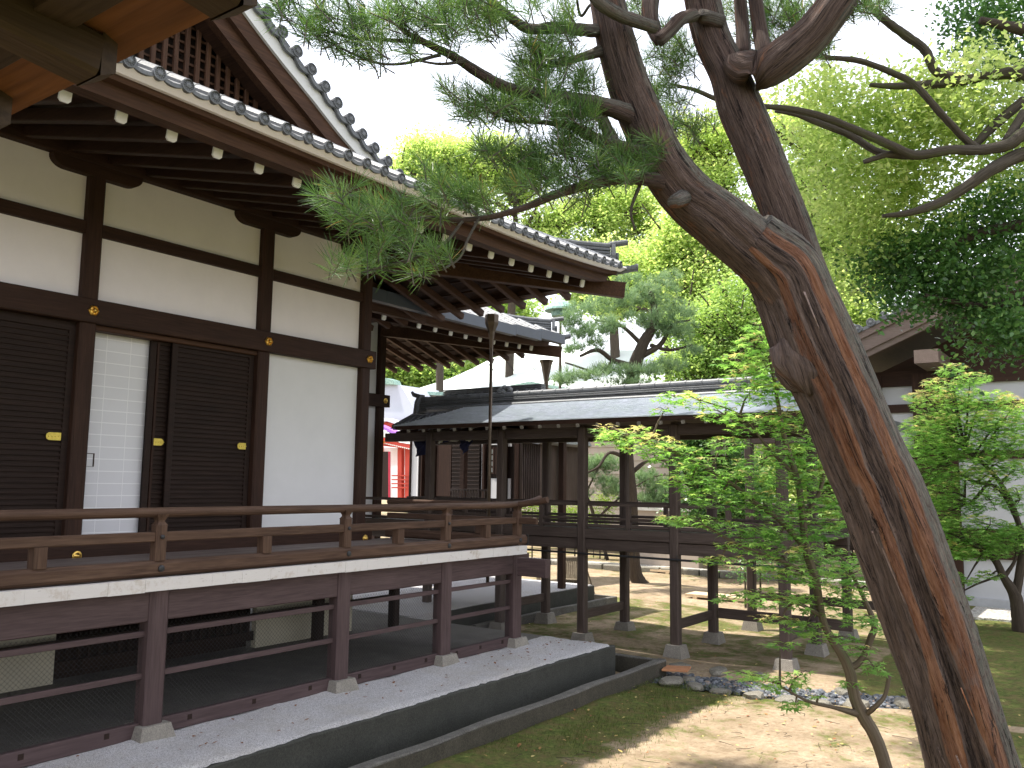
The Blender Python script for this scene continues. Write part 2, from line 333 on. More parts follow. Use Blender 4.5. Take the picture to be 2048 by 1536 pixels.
def scatter(name, tv, tf, P, Rm, S, T, mat, parent=None, **tags):
    tv = np.array(tv, float); P = np.asarray(P); n = len(P); k = len(tv)
    V = P[:, None, :]+np.einsum('nij,kj->nki', Rm, tv)*np.asarray(S)[:, None, None]
    V = V.reshape(-1, 3)
    off = wloc(parent) if parent is not None else np.zeros(3)
    V = V-off
    me = bpy.data.meshes.new(name); o = bpy.data.objects.new(name, me); COL.objects.link(o)
    if parent is not None: o.parent = parent
    loops = np.concatenate([np.array(f) for f in tf]); ls = np.array([len(f) for f in tf])
    L = (loops[None, :]+(np.arange(n)*k)[:, None]).ravel()
    tot = np.tile(ls, n); st = np.concatenate([[0], np.cumsum(tot)[:-1]])
    me.vertices.add(n*k); me.vertices.foreach_set('co', V.ravel())
    me.loops.add(len(L)); me.loops.foreach_set('vertex_index', L.astype(np.int32))
    me.polygons.add(len(tot)); me.polygons.foreach_set('loop_start', st.astype(np.int32))
    try: me.polygons.foreach_set('loop_total', tot.astype(np.int32))
    except Exception: pass
    a = me.attributes.new('tint', 'FLOAT', 'POINT'); a.data.foreach_set('value', np.repeat(np.clip(T, 0, 1), k).astype(np.float32))
    me.materials.append(mat); me.update(calc_edges=True); me.validate()
    for q in ('label', 'category', 'group', 'kind'):
        if tags.get(q): o[q] = tags[q]
    return o
def frames(n, tilt=1.0, base=None):
    """random frames; z axis near up when tilt small"""
    z = rng.normal(size=(n, 3)); z /= np.linalg.norm(z, axis=1)[:, None]
    z = z*tilt+np.array([0, 0, 1.]) * (1 if base is None else 0) + (0 if base is None else base)
    z /= np.linalg.norm(z, axis=1)[:, None]
    x = rng.normal(size=(n, 3)); x -= z*np.sum(x*z, 1)[:, None]; x /= np.linalg.norm(x, axis=1)[:, None]
    y = np.cross(z, x)
    return np.stack([x, y, z], 2)
def spline(pts, step=8):
    P = np.array(pts, float); n = len(P)
    if n < 3: return np.array([P[0]+(P[-1]-P[0])*t for t in np.linspace(0, 1, step+1)])
    Q = np.vstack([2*P[0]-P[1], P, 2*P[-1]-P[-2]]); out = []
    for i in range(1, n):
        for t in np.arange(step)/step:
            a, b, c, d = Q[i-1], Q[i], Q[i+1], Q[i+2]
            out.append(.5*((2*b)+(-a+c)*t+(2*a-5*b+4*c-d)*t*t+(-a+3*b-3*c+d)*t**3))
    out.append(P[-1]); return np.array(out)
def limb(mb, px, step=6, n=8, rough=.12, wob=.0):
    """px rows: (x, y, depth, radius in photo px)"""
    S = spline(px, step); W = np.array([at(a, b, d) for a, b, d, r in S]); Rr = np.array([max(.6, r)*d/F for a, b, d, r in S])
    if wob: W = W+rng.normal(size=W.shape)*wob
    mb.tube(W, Rr, n, rough=rough); return W, Rr
# ------------------------------------------------------------------ ground
def ground():
    def axis(lo, hi, a, b, fine, coarse):
        return np.unique(np.round(np.concatenate([np.arange(lo, a, coarse), np.arange(a, b, fine), np.arange(b, hi+1e-6, coarse)]), 3))
    xs = axis(-300, 300, -16, 4, .12, 6); ys = axis(-200, 400, -1, 30, .12, 6)
    X, Y = np.meshgrid(xs, ys); Z = .018*np.sin(X*1.7+Y*.6)+.014*np.sin(Y*2.3-X)+.012*np.sin(X*4.1+1)*np.sin(Y*3.7)
    Z = Z*((np.abs(X) < 40) & (Y < 60))
    bed = np.exp(-(((X+3.9)/1.75)**4+((Y-11.5-.10*(X+3.9)-.12*np.clip(X+3.9, 0, 9)**2)/.42)**4)); Z -= .07*bed
    # inside the terrace / gutter footprint keep the sheet low
    ins = (X < -5.44) & (X > -17) & (Y < 11.3) & (Y > -9); Z = np.where(ins, -.12, Z)
    V = np.stack([X, Y, Z], 2).reshape(-1, 3); nx = len(xs); ny = len(ys)
    i = (np.arange(ny-1)[:, None]*nx+np.arange(nx-1)[None]).ravel()
    Fq = np.stack([i, i+1, i+nx+1, i+nx], 1)
    me = bpy.data.meshes.new('ground'); me.vertices.add(len(V)); me.vertices.foreach_set('co', V.ravel())
    me.loops.add(Fq.size); me.loops.foreach_set('vertex_index', Fq.ravel().astype(np.int32))
    me.polygons.add(len(Fq)); me.polygons.foreach_set('loop_start', (np.arange(len(Fq))*4).astype(np.int32))
    o = bpy.data.objects.new('ground', me); COL.objects.link(o); o['kind'] = 'structure'
    def sm(a, b, x): t = np.clip((x-a)/(b-a), 0, 1); return t*t*(3-2*t)
    M = np.full(X.shape, .52)
    M = np.where((Y < 11.2), .33+.62*sm(-4.1, -4.9, X)*sm(12.2, 11.0, Y)+.30*sm(-2.4, -1.4, X)+.16*sm(9.6, 10.8, Y), M)   # moss along the gutter, sand in the open
    M = np.where((Y >= 11.2) & (Y < 12.7), .30, M)
    M = np.where((Y >= 12.7) & (Y < 15.6), .50, M)
    M = np.where(Y >= 15.6, .55, M)
    M = np.where((Y > 18.2) & (X < -5), .34, M); M = np.where(Y > 24, .45, M)
    M = np.where((X > -3.2) & (Y > 11.5), .95, M)
    a = me.attributes.new('moss', 'FLOAT', 'POINT'); a.data.foreach_set('value', M.ravel().astype(np.float32))
    me.materials.append(GROUND); me.update(calc_edges=True)
    me.polygons.foreach_set('use_smooth', [True]*len(Fq))
ground()
# terrace: concrete retaining wall with a gravel top
def wobble_slab(mb, x0, x1, y0, y1, z0, z1, step=.22, amp=.006, mi=0):
    """box whose long +X edge and top wander a little"""
    ys = np.arange(y0, y1+step/2, step); ys[-1] = y1
    V = []
    for y in ys:
        a = amp*math.sin(y*5.1)+amp*math.sin(y*2.2+1); b = amp*.8*math.sin(y*3.3+2)
        V += [(x0, y, z0), (x1+a, y, z0), (x1+a*.6, y, z1-.012+b), (x1-.014+a*.6, y, z1+b), (x0, y, z1+b)]
    n = len(ys); Fc = []
    for i in range(n-1):
        for j in range(5): Fc.append([i*5+j, i*5+(j+1) % 5, (i+1)*5+(j+1) % 5, (i+1)*5+j])
    Fc += [[4, 3, 2, 1, 0], [(n-1)*5+j for j in range(5)]]
    mb.add(V, Fc, mi)
mb = MB(); wobble_slab(mb, -6.0, -5.93, -6, 10.90, -.2, .412)
mb.box(-15.5, -6.0, 10.80, 10.88, -.2, .41)
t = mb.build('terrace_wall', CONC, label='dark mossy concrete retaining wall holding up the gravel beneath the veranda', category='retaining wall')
mb = MB()
xs = np.concatenate([np.arange(-7.02, -5.999, .06), [-5.955]]); ys = np.arange(-6, 10.86, .06); X, Y = np.meshgrid(xs, ys)
Z = .432+.006*np.sin(X*7+Y*3)+.005*np.sin(Y*9)+rng.normal(size=X.shape)*.0022; X = X.copy(); X[:, -1] += rng.normal(size=len(ys))*.008; Z[:, -1] -= .022
V = np.stack([X, Y, Z], 2).reshape(-1, 3); nx = len(xs)
mb.add(V, [[j*nx+i, j*nx+i+1, (j+1)*nx+i+1, (j+1)*nx+i] for j in range(len(ys)-1) for i in range(nx-1)])
mb.build('gravel_path', GRAVEL, smooth=True, kind='structure')
MB().box(-15.5, -7.02, -6, 10.84, .2, .425).build('shade_darkened_gravel', stone('shade_darkened_gravel', (.08, .073, .065), (.14, .13, .115), (.22, .21, .19), 3, 90), kind='structure')  # gravel under the veranda, its colour darkened to stand for shade
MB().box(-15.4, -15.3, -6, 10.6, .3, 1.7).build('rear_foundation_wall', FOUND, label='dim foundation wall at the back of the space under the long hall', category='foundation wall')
mb = MB(); wobble_slab(mb, -5.53, -5.42, -6, 11.42, -.2, .188, amp=.009)
mb.box(-7.4, -5.53, 11.32, 11.42, -.2, .185)
mb.box(-5.90, -5.56, -6, 11.3, -.2, .02)
wobble_slab(mb, -5.533, -5.424, -6, 11.425, .185, .203, amp=.009, mi=1); mb.box(-7.4, -5.533, 11.318, 11.42, .186, .200, 1)
mb.build('stone_gutter', [stone('shaded_mossy_concrete', (.022, .020, .013), (.045, .038, .026), (.085, .075, .055), 4, 50), CURB], label='open rain gutter with a pitted concrete curb along the lawn', category='gutter')  # mossy sides coloured darker and cap paler, imitating skylight on the top
# ------------------------------------------------------------------ eave with tiles (shared by the two halls)
def rise(y, yc): return .15*max(0, (y-(yc-3.4))/3.4)**2
def disc(mb, c, ax, r=.075, n=14):
    mb.lathe([(r*.97, -.03), (r, -.015), (r, .012), (r*.80, .014), (r*.76, .004), (r*.42, .006), (r*.36, .016), (r*.12, .02), (0.001, .02)], c, ax, n)
    rr = nrm(np.cross(ax, (0, 0, 1))); uu = np.cross(rr, ax)
    for k in range(12):
        t = k*math.pi/6; d = math.cos(t)*rr+math.sin(t)*uu
        mb.beam(np.array(c)+d*r*.40+np.array(ax)*.009, np.array(c)+d*r*.72+np.array(ax)*.009, .007, .006, .001, up=ax)
def tile_edge_x(mb, dmb, pts, inward, length, slope_up, seg=1):
    """pts: disc centres along an eave; rolls run back along 'inward' (unit xy), rising"""
    inw = np.array([inward[0], inward[1], slope_up]); inw /= np.linalg.norm(inw); out = np.array([-inward[0], -inward[1], 0.])
    for i, p in enumerate(pts):
        p = np.array(p); L = length[i] if hasattr(length, '__len__') else length
        disc(dmb, p, out, .060)
        mb.tube([p-out*.0+inw*.0, p+inw*L], [.057, .057], 10, cap=False)
        for k in range(1, int(L/.30)+1): mb.tube([p+inw*(k*.30-.02), p+inw*(k*.30)], [.062, .062], 10)
        if i+1 < len(pts):
            q = np.array(pts[i+1]); a = p; b = q; A = []; Bk = []; C = []
            for k in range(9):
                t = k/8; c = a*(1-t)+b*t; sag = .036*math.sin(math.pi*t)-.012
                A.append(c+np.array([0, 0, -sag])+out*.0); C.append(c+np.array([0, 0, -sag-.034])+out*.0)
                Bk.append(c+np.array([0, 0, -sag])+inw*max(L-.05, .05))
            V = A+Bk+C+[x-out*.03 for x in C]; Fc = []
            for k in range(8): Fc += [[k, k+1, 9+k+1, 9+k], [18+k, 18+k+1, k+1, k], [27+k, 27+k+1, 18+k+1, 18+k]]
            mb.add(V, Fc)
            for st in range(1, int(L/.28)):
                W = [x+inw*(st*.28)+np.array([0, 0, .012]) for x in A]
                mb.add(W+[x-np.array([0, 0, .02]) for x in W], [[k, k+1, 9+k+1, 9+k] for k in range(8)])
def hip_eave(root, O, ylo, full=True, sag=0):
    ox, oy, oz = O; yc = 11.72+oy; xe = -6.2+ox
    # rafters running out to +x, white-tipped
    ys = np.arange(11.74+oy, ylo, -.472)
    for y in ys:
        rz = rise(y, yc)*.75; xin = -9.40+ox if y < 9.4+oy else -6.7+ox-max(.06, (11.95+oy-y)*1.10)
        fi = min(1, (-6.7+ox-xin)/2.7)
        p = (xin, y, 5.655+oz+rz+.66*fi); q = (-6.72+ox, y, 5.655+oz+rz)
        r = MB().beam(p, q, .098, .125, .008).build('rafter', DARK[0], root)
        MB().beam((-6.722+ox, y, 5.655+oz+rz), (-6.696+ox, y, 5.650+oz+rz), .096, .123, .020).build('rafter_tip', WHITE, r)
    # rafters of the far side, running out to +y
    for x in np.arange(-6.75+ox-.42, -12.6+ox, -.44):
        yin = 9.40+oy if x < -9.4+ox else 9.40+oy+max(0, (x+9.45-ox))*.80
        fi = min(1, (11.55+oy-yin)/2.1); rz = .12*max(0, (x-ox+9.8)/3.1)**2
        MB().beam((x, yin, 5.58+oz+rz+.62*fi), (x, 11.62+oy, 5.54+oz+rz), .085, .11, .008).build('rafter', EAVEW[1], root)
    MB().beam((-9.45+ox, 9.30+oy, 6.08+oz), (-6.33+ox, 11.93+oy, 5.70+oz), .15, .24, .012).build('hip_rafter', EAVEW[0], root)
    # eave boards following the sweep of the edge
    Y = np.concatenate([[ylo], np.arange(math.ceil(ylo)+.5, 8.2+oy, 1.0), np.linspace(8.3+oy, 11.86+oy, 12)])
    def strip(prof, nm, mt):
        """prof: (x, z) closed profile swept along y, mitred at the corner then swept along -x"""
        mb = MB(); k = len(prof); V = []
        for y in Y:
            z = rise(y, yc)
            V += [(ox+a, y+(0 if y < Y[-1] else (a+6.2)*.85), oz+b+z) for a, b in prof]
        for x in np.concatenate([[0]*0, np.linspace(-.6, -3.5, 8), [-4.5, -7]]):
            z = .15*max(0, (x+3.5)/3.5)**2
            V += [(ox-6.2+x, Y[-1]+(a+6.2)*.85, oz+b+z) for a, b in prof]
        n = len(V)//k
        Fc = [[i*k+j, i*k+(j+1) % k, (i+1)*k+(j+1) % k, (i+1)*k+j] for i in range(n-1) for j in range(k)]
        Fc += [list(range(k))[::-1], [(n-1)*k+j for j in range(k)]]
        mb.add(V, Fc); return mb.build(nm, mt, root)
    strip([(-6.66, 5.665), (-6.475, 5.65), (-6.46, 5.79), (-6.66, 5.80)], 'eave_board', EAVEW[1])
    strip([(-6.60, 5.775), (-6.36, 5.765), (-6.34, 5.835), (-6.60, 5.845)], 'eave_board', EAVEW[1])
    strip([(-6.60, 5.825), (-6.30, 5.808), (-6.225, 5.865), (-6.235, 5.885), (-6.60, 5.93)], 'plaster_fillet', PLASTER)
    # soffit boarding above the rafters (two planes meeting at the hip)
    mb = MB()
    A, Bc = (-6.6+ox, 11.55+oy), (-9.6+ox, 9.5+oy)
    def soff(P, th=.03): mb.prism(P, (0, 0, th))
    soff([(-6.55+ox, ylo, 5.745+oz), (-6.55+ox, 8.4+oy, 5.745+oz), (-9.6+ox, 8.4+oy, 6.42+oz), (-9.6+ox, ylo, 6.42+oz)])
    soff([(-6.55+ox, 8.4+oy, 5.745+oz), (-6.5+ox, 11.6+oy, 5.87+oz), (-9.6+ox, 9.45+oy, 6.42+oz), (-9.6+ox, 8.4+oy, 6.42+oz)])
    soff([(-6.5+ox, 11.62+oy, 5.83+oz), (-9.8+ox, 11.65+oy, 5.67+oz), (-9.8+ox, 9.4+oy, 6.40+oz), (-9.6+ox, 9.35+oy, 6.40+oz)])
    soff([(-9.8+ox, 11.65+oy, 5.67+oz), (-13.2+ox, 11.65+oy, 5.66+oz), (-13.2+ox, 9.4+oy, 6.40+oz), (-9.8+ox, 9.4+oy, 6.40+oz)])
    for k in range(7):      # lath battens crossing under the boards, seen between the rafters
        f_ = (k+.5)/7; y = 11.6+oy-f_*2.2; z = 5.665+oz+.74*f_-.035; x1 = -6.9+ox-f_*2.6
        mb.beam((x1, y, z+.05), (-13.2+ox, y, z), .05, .03, .004)
    mb.build('soffit', DARK[0], root)
    # tiles
    mb = dm = MB()
    yy = np.arange(11.60+oy, ylo, -.262)[::-1]
    pts = [(xe-.02, y, 5.90+oz+rise(y, yc)*.95) for y in yy]
    Ls = [min(1.9, max(.12, (11.75+oy-y)*1.2)) for y in yy]
    tile_edge_x(mb, dm, pts, (-1, 0), Ls, .50)
    mb.build('eave_tiles', TILE, root, smooth=False)
    # roof skin under the tiles
    mb = MB()
    mb.add([(xe-.02, ylo, 5.87+oz), (xe-.02, 8.4+oy, 5.87+oz), (xe-.02, 11.85+oy, 6.0+oz), (-8.6+ox, 9.7+oy, 7.02+oz), (-8.6+ox, ylo, 7.02+oz)], [[0, 1, 4], [1, 2, 3], [1, 3, 4]])
    mb.add([(xe-.02, 11.85+oy, 6.0+oz), (-13.2+ox, 11.85+oy, 5.85+oz), (-13.2+ox, 9.7+oy, 7.02+oz), (-8.6+ox, 9.7+oy, 7.02+oz)], [[0, 1, 2, 3]])
    mb.build('roof_skin', TILE, root)
    # hip ridge: stacked flat tiles with a round capping and an end block
    a, b = np.array([-8.5+ox, 10.25+oy, 6.66+oz]), np.array([-6.47+ox, 11.72+oy, 6.12+oz]); mb = MB()
    P = [a*(1-t)+b*t+np.array([0, 0, -.12*math.sin(math.pi*t)]) for t in np.linspace(0, 1, 9)]
    for i in range(8):
        for k in range(5): mb.beam(P[i]+np.array([0, 0, .05*k]), P[i+1]+np.array([0, 0, .05*k]), .22-.014*k-(.02 if k % 2 else 0), .036, .004)
    mb.tube([p+np.array([0, 0, .27]) for p in P], [.055]*9, 10)
    for i in range(1, 9): mb.tube([P[i]+np.array([0, 0, .27])-(P[i]-P[i-1])*.12, P[i]+np.array([0, 0, .27])], [.064]*2, 10)
    mb.build('hip_ridge', TILE, root)
    d = nrm((b-a)*np.array([1, 1, 0])); mb = MB()
    mb.prism([b+d*.02+np.array(v) for v in [(.10*d[1], -.10*d[0], -.06), (.12*d[1], -.12*d[0], .10), (.07*d[1], -.07*d[0], .30), (-.07*d[1], .07*d[0], .30), (-.12*d[1], .12*d[0], .10), (-.10*d[1], .10*d[0], -.06)]], d*.06)
    disc(mb, b+d*.12+np.array([0, 0, .10]), d, .07)
    e = P[-1]; mb.tube([e+np.array([0, 0, .30]), e+d*.28+np.array([0, 0, .34])], [.05, .05], 10)
    mb.tube([b+d*.05+np.array([0, 0, -.14]), b+d*.42+np.array([0, 0, -.07])], [.06, .055], 10)
    disc(mb, b+d*.43+np.array([0, 0, -.068]), d, .06)
    mb.build('ridge_end_tile', TILE, root)
# ------------------------------------------------------------------ main hall
XW = -9.45
hall = thing('temple_hall', 'long timber hall with cream plaster panels and a railed veranda, nearest the viewer', 'temple hall', (-9, 5, 0))
COLS = [.2, 2.6, 5.0, 7.44, 9.36]
for y in COLS:
    MB().beam((XW-.05, y, 1.2), (XW-.05, y, 6.2), .19, .19, .02, up=(0, 1, 0)).build('pillar', DARK[2], hall)
for x in (-11.4, -13.3): MB().beam((x, 9.36, 1.2), (x, 9.36, 6.2), .19, .19, .02, up=(0, 1, 0)).build('pillar', DARK[2], hall)
def ybeam(nm, y0, y1, z0, z1, xf, th, mt=None): return MB().beam((xf-th/2, y0, (z0+z1)/2), (xf-th/2, y1, (z0+z1)/2), th, z1-z0, .01).build(nm, mt or DARK[1], hall)
ybeam('sill_beam', -.3, 9.50, 1.66, 1.91, XW+.13, .16)
ybeam('tie_beam', -.3, 9.52, 4.36, 4.635, XW+.085, .14)
for a, b in zip(COLS[:-1], COLS[1:]):
    ybeam('rail_beam', a+.09, b-.09, 5.385, 5.53, XW+.015, .10)
    MB().box(XW-.10, XW-.055, a+.05, b-.05, 4.62, 5.40).build('plaster_panel', PLASTER, hall)
    MB().box(XW-.10, XW-.055, a+.05, b-.05, 5.52, 6.22).build('plaster_panel', PLASTER, hall)
ybeam('wall_plate', -.3, 9.75, 6.20, 6.38, XW+.06, .24)
# bracket arms with rounded ends under the plate
for y in COLS:
    P = []
    for k in range(9):
        t = k/8*math.pi/2; P.append((XW+.05, y+.36+.17*math.sin(t), 6.055+.125*(1-math.cos(t))))
    Q = [(a, 2*y-b, c) for a, b, c in P][::-1]
    MB().prism(P+[(XW+.05, y+.53, 6.195), (XW+.05, y-.53, 6.195)]+Q, (-.14, 0, 0)).build('bracket_arm', DARK[1], hall)
# white wall bay at the corner and far-side wall
MB().box(XW-.10, XW-.055, 7.5, 9.3, 1.85, 4.40).build('plaster_panel', PLASTW, hall)
MB().box(-13.4, XW-.1, 9.30, 9.36, 1.85, 6.2).build('plaster_panel', PLASTW, hall)
MB().box(XW-1.2, XW-1.15, -.3, 7.4, 1.7, 4.4).build('inner_wall', BLACKW[2], hall)
def hexnail(y, z, r, x, onx=True):
    mb = MB(); mb.lathe([(r, 0), (r*.98, .012), (r*.80, .022), (r*.72, .014), (r*.45, .018), (r*.40, .034), (r*.22, .046), (.001, .05)], (x, y, z), (1, 0, 0), 6)
    for k in range(6):
        t = k*math.pi/3; mb.lathe([(r*.16, .012), (r*.12, .03), (.001, .034)], (x, y+math.cos(t)*r*.62, z+math.sin(t)*r*.62), (1, 0, 0), 8)
    return mb.build('nail_cover', GOLD, hall)
def roundnail(y, z, x): return MB().lathe([(.052, 0), (.055, .008), (.048, .016), (.040, .012), (.034, .018), (.024, .034), (.014, .040), (.012, .046), (.001, .05)], (x, y, z), (1, 0, 0), 20).build('nail_cover', GOLD, hall, smooth=True)
for y in COLS[1:]: hexnail(y+.02, 4.50, .066, XW+.086); roundnail(y, 1.79, XW+.131)
# doors: boarded sliding doors with many thin battens
def batten_door(y0, y1, x, plate=None, z0=1.91, z1=4.36):
    mb = MB(); mb.box(x-.03, x-.012, y0, y1, z0, z1)
    for a in (y0, y1-.075): mb.beam((x-.008, a+.0375, z0), (x-.008, a+.0375, z1), .045, .075, .005, up=(0, 1, 0))
    mb.beam((x-.006, y0+.07, z1-.05), (x-.006, y1-.07, z1-.05), .04, .10, .005); mb.beam((x-.006, y0+.07, z0+.05), (x-.006, y1-.07, z0+.05), .04, .10, .005)
    n = 38
    for k in range(n):
        z = z0+.12+(z1-z0-.24)*(k+.5)/n; mb.beam((x-.006, y0+.075, z), (x-.006, y1-.075, z), .024, .030, .004)
    d = mb.build('sliding_door', BLACKW[1], hall)
    if plate:
        a, b, rnd = plate; pm = MB(); z = 3.075; h = .042
        sgn = 1 if rnd == 'r' else -1; e = b if rnd == 'r' else a
        pts = [(x+.018, a, z-h), (x+.018, b, z-h)] if 0 else None
        s_ = a if rnd == 'r' else b
        P = [(x+.020, s_, z-h), (x+.020, e-sgn*.03, z-h), (x+.020, e-sgn*.006, z-h*.62), (x+.020, e, z-h*.2), (x+.020, e, z+h*.2), (x+.020, e-sgn*.006, z+h*.62), (x+.020, e-sgn*.03, z+h), (x+.020, s_, z+h)]
        pm.prism(P, (.008, 0, 0))
        for q in range(4):
            c = min(a, b)+.03+q*.035; pm.lathe([(.008, .008), (.004, .013), (.001, .014)], (x+.020, c, z), (1, 0, 0), 8)
        pm.build('pull_plate', plain_gold, d)
    return d
plain_gold = plain('aged_brass_plate', (.62, .48, .10), .45, .15, 30, 200, .4, .8)
batten_door(3.72, 4.91, XW-.06, (4.66, 4.82, 'l'))
batten_door(2.70, 3.78, XW-.12)
batten_door(.3, 1.5, XW-.06); batten_door(1.4, 2.5, XW-.12)
batten_door(6.12, 7.34, XW-.06, (7.13, 7.26, 'l'))
batten_door(5.87, 6.9, XW-.125, (5.97, 6.10, 'r'))
# paper screen standing open beside pillar
mb = MB(); mb.box(XW-.20, XW-.196, 5.08, 5.95, 1.91, 4.36); 
d = mb.build('paper_screen', plain('screen_paper', (.70, .69, .71), .95, .02, 2, 30, .05), hall)
mb = MB()
for k in range(17): z = 1.91+.10+k*.140; mb.beam((XW-.202, 5.08, z), (XW-.202, 5.95, z), .010, .010, .001)
for y in (5.36, 5.66): mb.beam((XW-.202, y, 1.91), (XW-.202, y, 4.36), .012, .010, .001, up=(0, 1, 0))
mb.build('screen_lattice', WHITE, d)
lines = MB()
for k in range(17): z = 1.91+.10+k*.140; lines.box(XW-.1958, XW-.1948, 5.08, 5.95, z-.005, z+.005)
for y in (5.36, 5.66): lines.box(XW-.1956, XW-.1944, y-.004, y+.004, 1.91, 4.36)
lines.build('paper_seam', plain('paper_seam', (.88, .87, .88), .95, .01), d)
pm = MB(); pm.box(XW-.195, XW-.188, 5.08, 5.285, 2.905, 2.912); pm.box(XW-.195, XW-.186, 5.285, 5.297, 2.76, 2.912); pm.box(XW-.195, XW-.190, 5.08, 5.285, 2.76, 2.763)
pm.build('finger_pull', DARK[1], d)
ybeam('door_track', 5.05, 7.4, 4.30, 4.365, XW+.0, .16, EAVEW[1])
MB().box(XW-.19, XW-.1, 5.95, 5.98, 1.9, 4.3).build('door_jamb', DARK[2], hall)
# foundation
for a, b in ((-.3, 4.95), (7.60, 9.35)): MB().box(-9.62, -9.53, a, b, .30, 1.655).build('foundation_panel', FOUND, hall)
mb = MB(); mb.box(-9.80, -9.72, 4.95, 7.6, .3, 1.66)
for k in range(22): mb.beam((-9.62, 5.02+k*.12, .6), (-9.62, 5.02+k*.12, 1.62), .035, .04, .004, up=(0, 1, 0))
mb.beam((-9.62, 4.95, .58), (-9.62, 7.6, .58), .1, .12); mb.build('vent_lattice', BLACKW[2], hall)
# veranda
mb = MB()
for k in range(17):
    x = -6.90-k*.15; mb.box(x-.146, x, -1, 9.98+.002*(k % 2), 1.73+.001*(k % 3), 1.768+.001*(k % 2))
fl = mb.build('veranda_floor', FLOORW[1], hall)
mb = MB()
ys = np.concatenate([np.arange(-1, 10.0, .33), [10.02]]); rs = np.random.default_rng(3)
for a, b in zip(ys[:-1], ys[1:]):
    j = rs.uniform(-.002, .002); mb.box(-6.90, -6.838+j, a+.0008, b-.0008, 1.668+rs.uniform(-.003, .003), 1.778+j)
mb.box(-9.4, -6.9, 9.985, 10.02, 1.668, 1.778)
mb.build('edge_strip', EDGE, fl)
def xbeam(nm, p, q, w_, h_, mt, par=hall, ch=.01): return MB().beam(p, q, w_, h_, ch).build(nm, mt, par)
xbeam('veranda_beam', (-6.99, -1, 1.535), (-6.99, 10.20, 1.535), .13, .262, POSTW[1])
xbeam('veranda_beam', (-7.05, 9.90, 1.50), (-9.5, 9.90, 1.50), .12, .22, POSTW[0])
xbeam('veranda_beam', (-6.75, 9.72, 1.52), (-6.30, 9.72, 1.52), .12, .24, POSTW[0])
VP = [.15, 2.35, 4.47, 6.66, 8.38, 9.90]
for y in VP:
    p = MB().beam((-6.98, y, .50), (-6.98, y, 1.67), .185, .185, .028, up=(0, 1, 0)).build('veranda_post', POSTW[2], hall)
    MB().frustum(-6.98, y, .40, .545, .175, .135).build('footing', FOOT, p)
for y in VP[4:]:
    p = MB().beam((-9.2, y, .45), (-9.2, y, 1.6), .14, .14, .02, up=(0, 1, 0)).build('inner_post', BLACKW[2], hall)
for a, b in zip(VP[:-1], VP[1:]):
    q = MB()
    for z in (.95, 1.30): q.beam((-6.98, a+.09, z), (-6.98, b-.09, z), .035, .05, .004)
    q.build('mesh_rail', POSTW[1], hall)
    q = MB(); q.beam((-6.99, a+.09, .50), (-6.99, b-.09, .50), .07, .13, .006)
    s_ = q.build('ground_sill', POSTW[1], hall)
    q = MB()
    for k in range(3): yy_ = a+(b-a)*(.18+.32*k); q.box(-6.957, -6.953, yy_-.022, yy_+.022, .495, .54)
    q.build('peg_hole', BLACKW[1], s_)
    # wire netting (diagonal zigzag wires)
    q = MB(); L = b-a-.2; hh = 1.38-.56; st = .042; 
    for sg in (1, -1):
        k = -hh
        while k < L:
            y0, z0, y1, z1 = k, 0., k+hh, hh
            if y0 < 0: z0 = -y0; y0 = 0
            if y1 > L: z1 -= y1-L; y1 = L
            if sg < 0: z0, z1 = hh-z0, hh-z1
            Yb = a+.1
            q.beam((-6.975-.002*sg, Yb+y0, .56+z0), (-6.975-.002*sg, Yb+y1, .56+z1), .0016, .0016, .0004)
            k += st
    q.build('wire_netting', IRON, hall)
# cross posts deeper under the floor, far return
xbeam('underfloor_brace', (-9.2, 2, .9), (-9.2, 9.8, .9), .05, .08, BLACKW[1])
# railing
rl = MB().tube([(-6.95, -1, 2.335)]+[(-6.95, y, 2.335) for y in (4, 8, 9.6)]+[(-6.95, 10.05, 2.352), (-6.95, 10.32, 2.385), (-6.95, 10.50, 2.425)], [.043]*6+[.042], 14)
rl.build('handrail', RAIL[1], hall, smooth=False)
MB().tube([(-9.4, 9.93, 2.33), (-7.4, 9.93, 2.33), (-6.9, 9.93, 2.345), (-6.6, 9.93, 2.385), (-6.45, 9.93, 2.42)], [.043]*5, 14).build('handrail', RAIL[0], hall)
MB().beam((-6.95, -1, 2.125), (-6.95, 10.25, 2.125), .06, .085, .008).build('middle_rail', RAIL[1], hall)
MB().beam((-9.4, 9.93, 2.12), (-6.62, 9.93, 2.12), .06, .085, .008).build('middle_rail', RAIL[0], hall)
MB().beam((-6.95, -1, 1.855), (-6.95, 10.10, 1.855), .12, .135, .03).build('bottom_rail', RAIL[1], hall)
MB().beam((-9.4, 9.93, 1.852), (-6.9, 9.93, 1.852), .12, .13, .03).build('bottom_rail', RAIL[0], hall)
MB().box(-7.02, -6.88, 10.10, 10.115, 1.785, 1.925).build('end_cap', IRON, hall)
def rail_post(x, y, full=True):
    if full:
        mb = MB(); mb.beam((x, y, 1.92), (x, y, 2.225), .105, .105, .012, up=(0, 1, 0)); mb.frustum(x, y, 2.225, 2.25, .052, .034); mb.frustum(x, y, 2.25, 2.27, .032, .032); mb.frustum(x, y, 2.27, 2.32, .034, .056)
        p = mb.build('rail_post', RAIL[2], hall)
        for z, dx, r in ((1.855, .062, .030), (2.125, .055, .020)):
            MB().lathe([(r, 0), (r*.95, .010), (r*.5, .018), (.001, .02)], (x+dx, y, z), (1, 0, 0), 12).build('bolt', IRON, p)
        return p
    return MB().beam((x, y, 1.92), (x, y, 2.085), .105, .105, .006, up=(0, 1, 0)).build('rail_strut', RAIL[2], hall)
for y in (.15, 2.3, 4.45, 6.68, 8.38, 9.93): rail_post(-6.95, y)
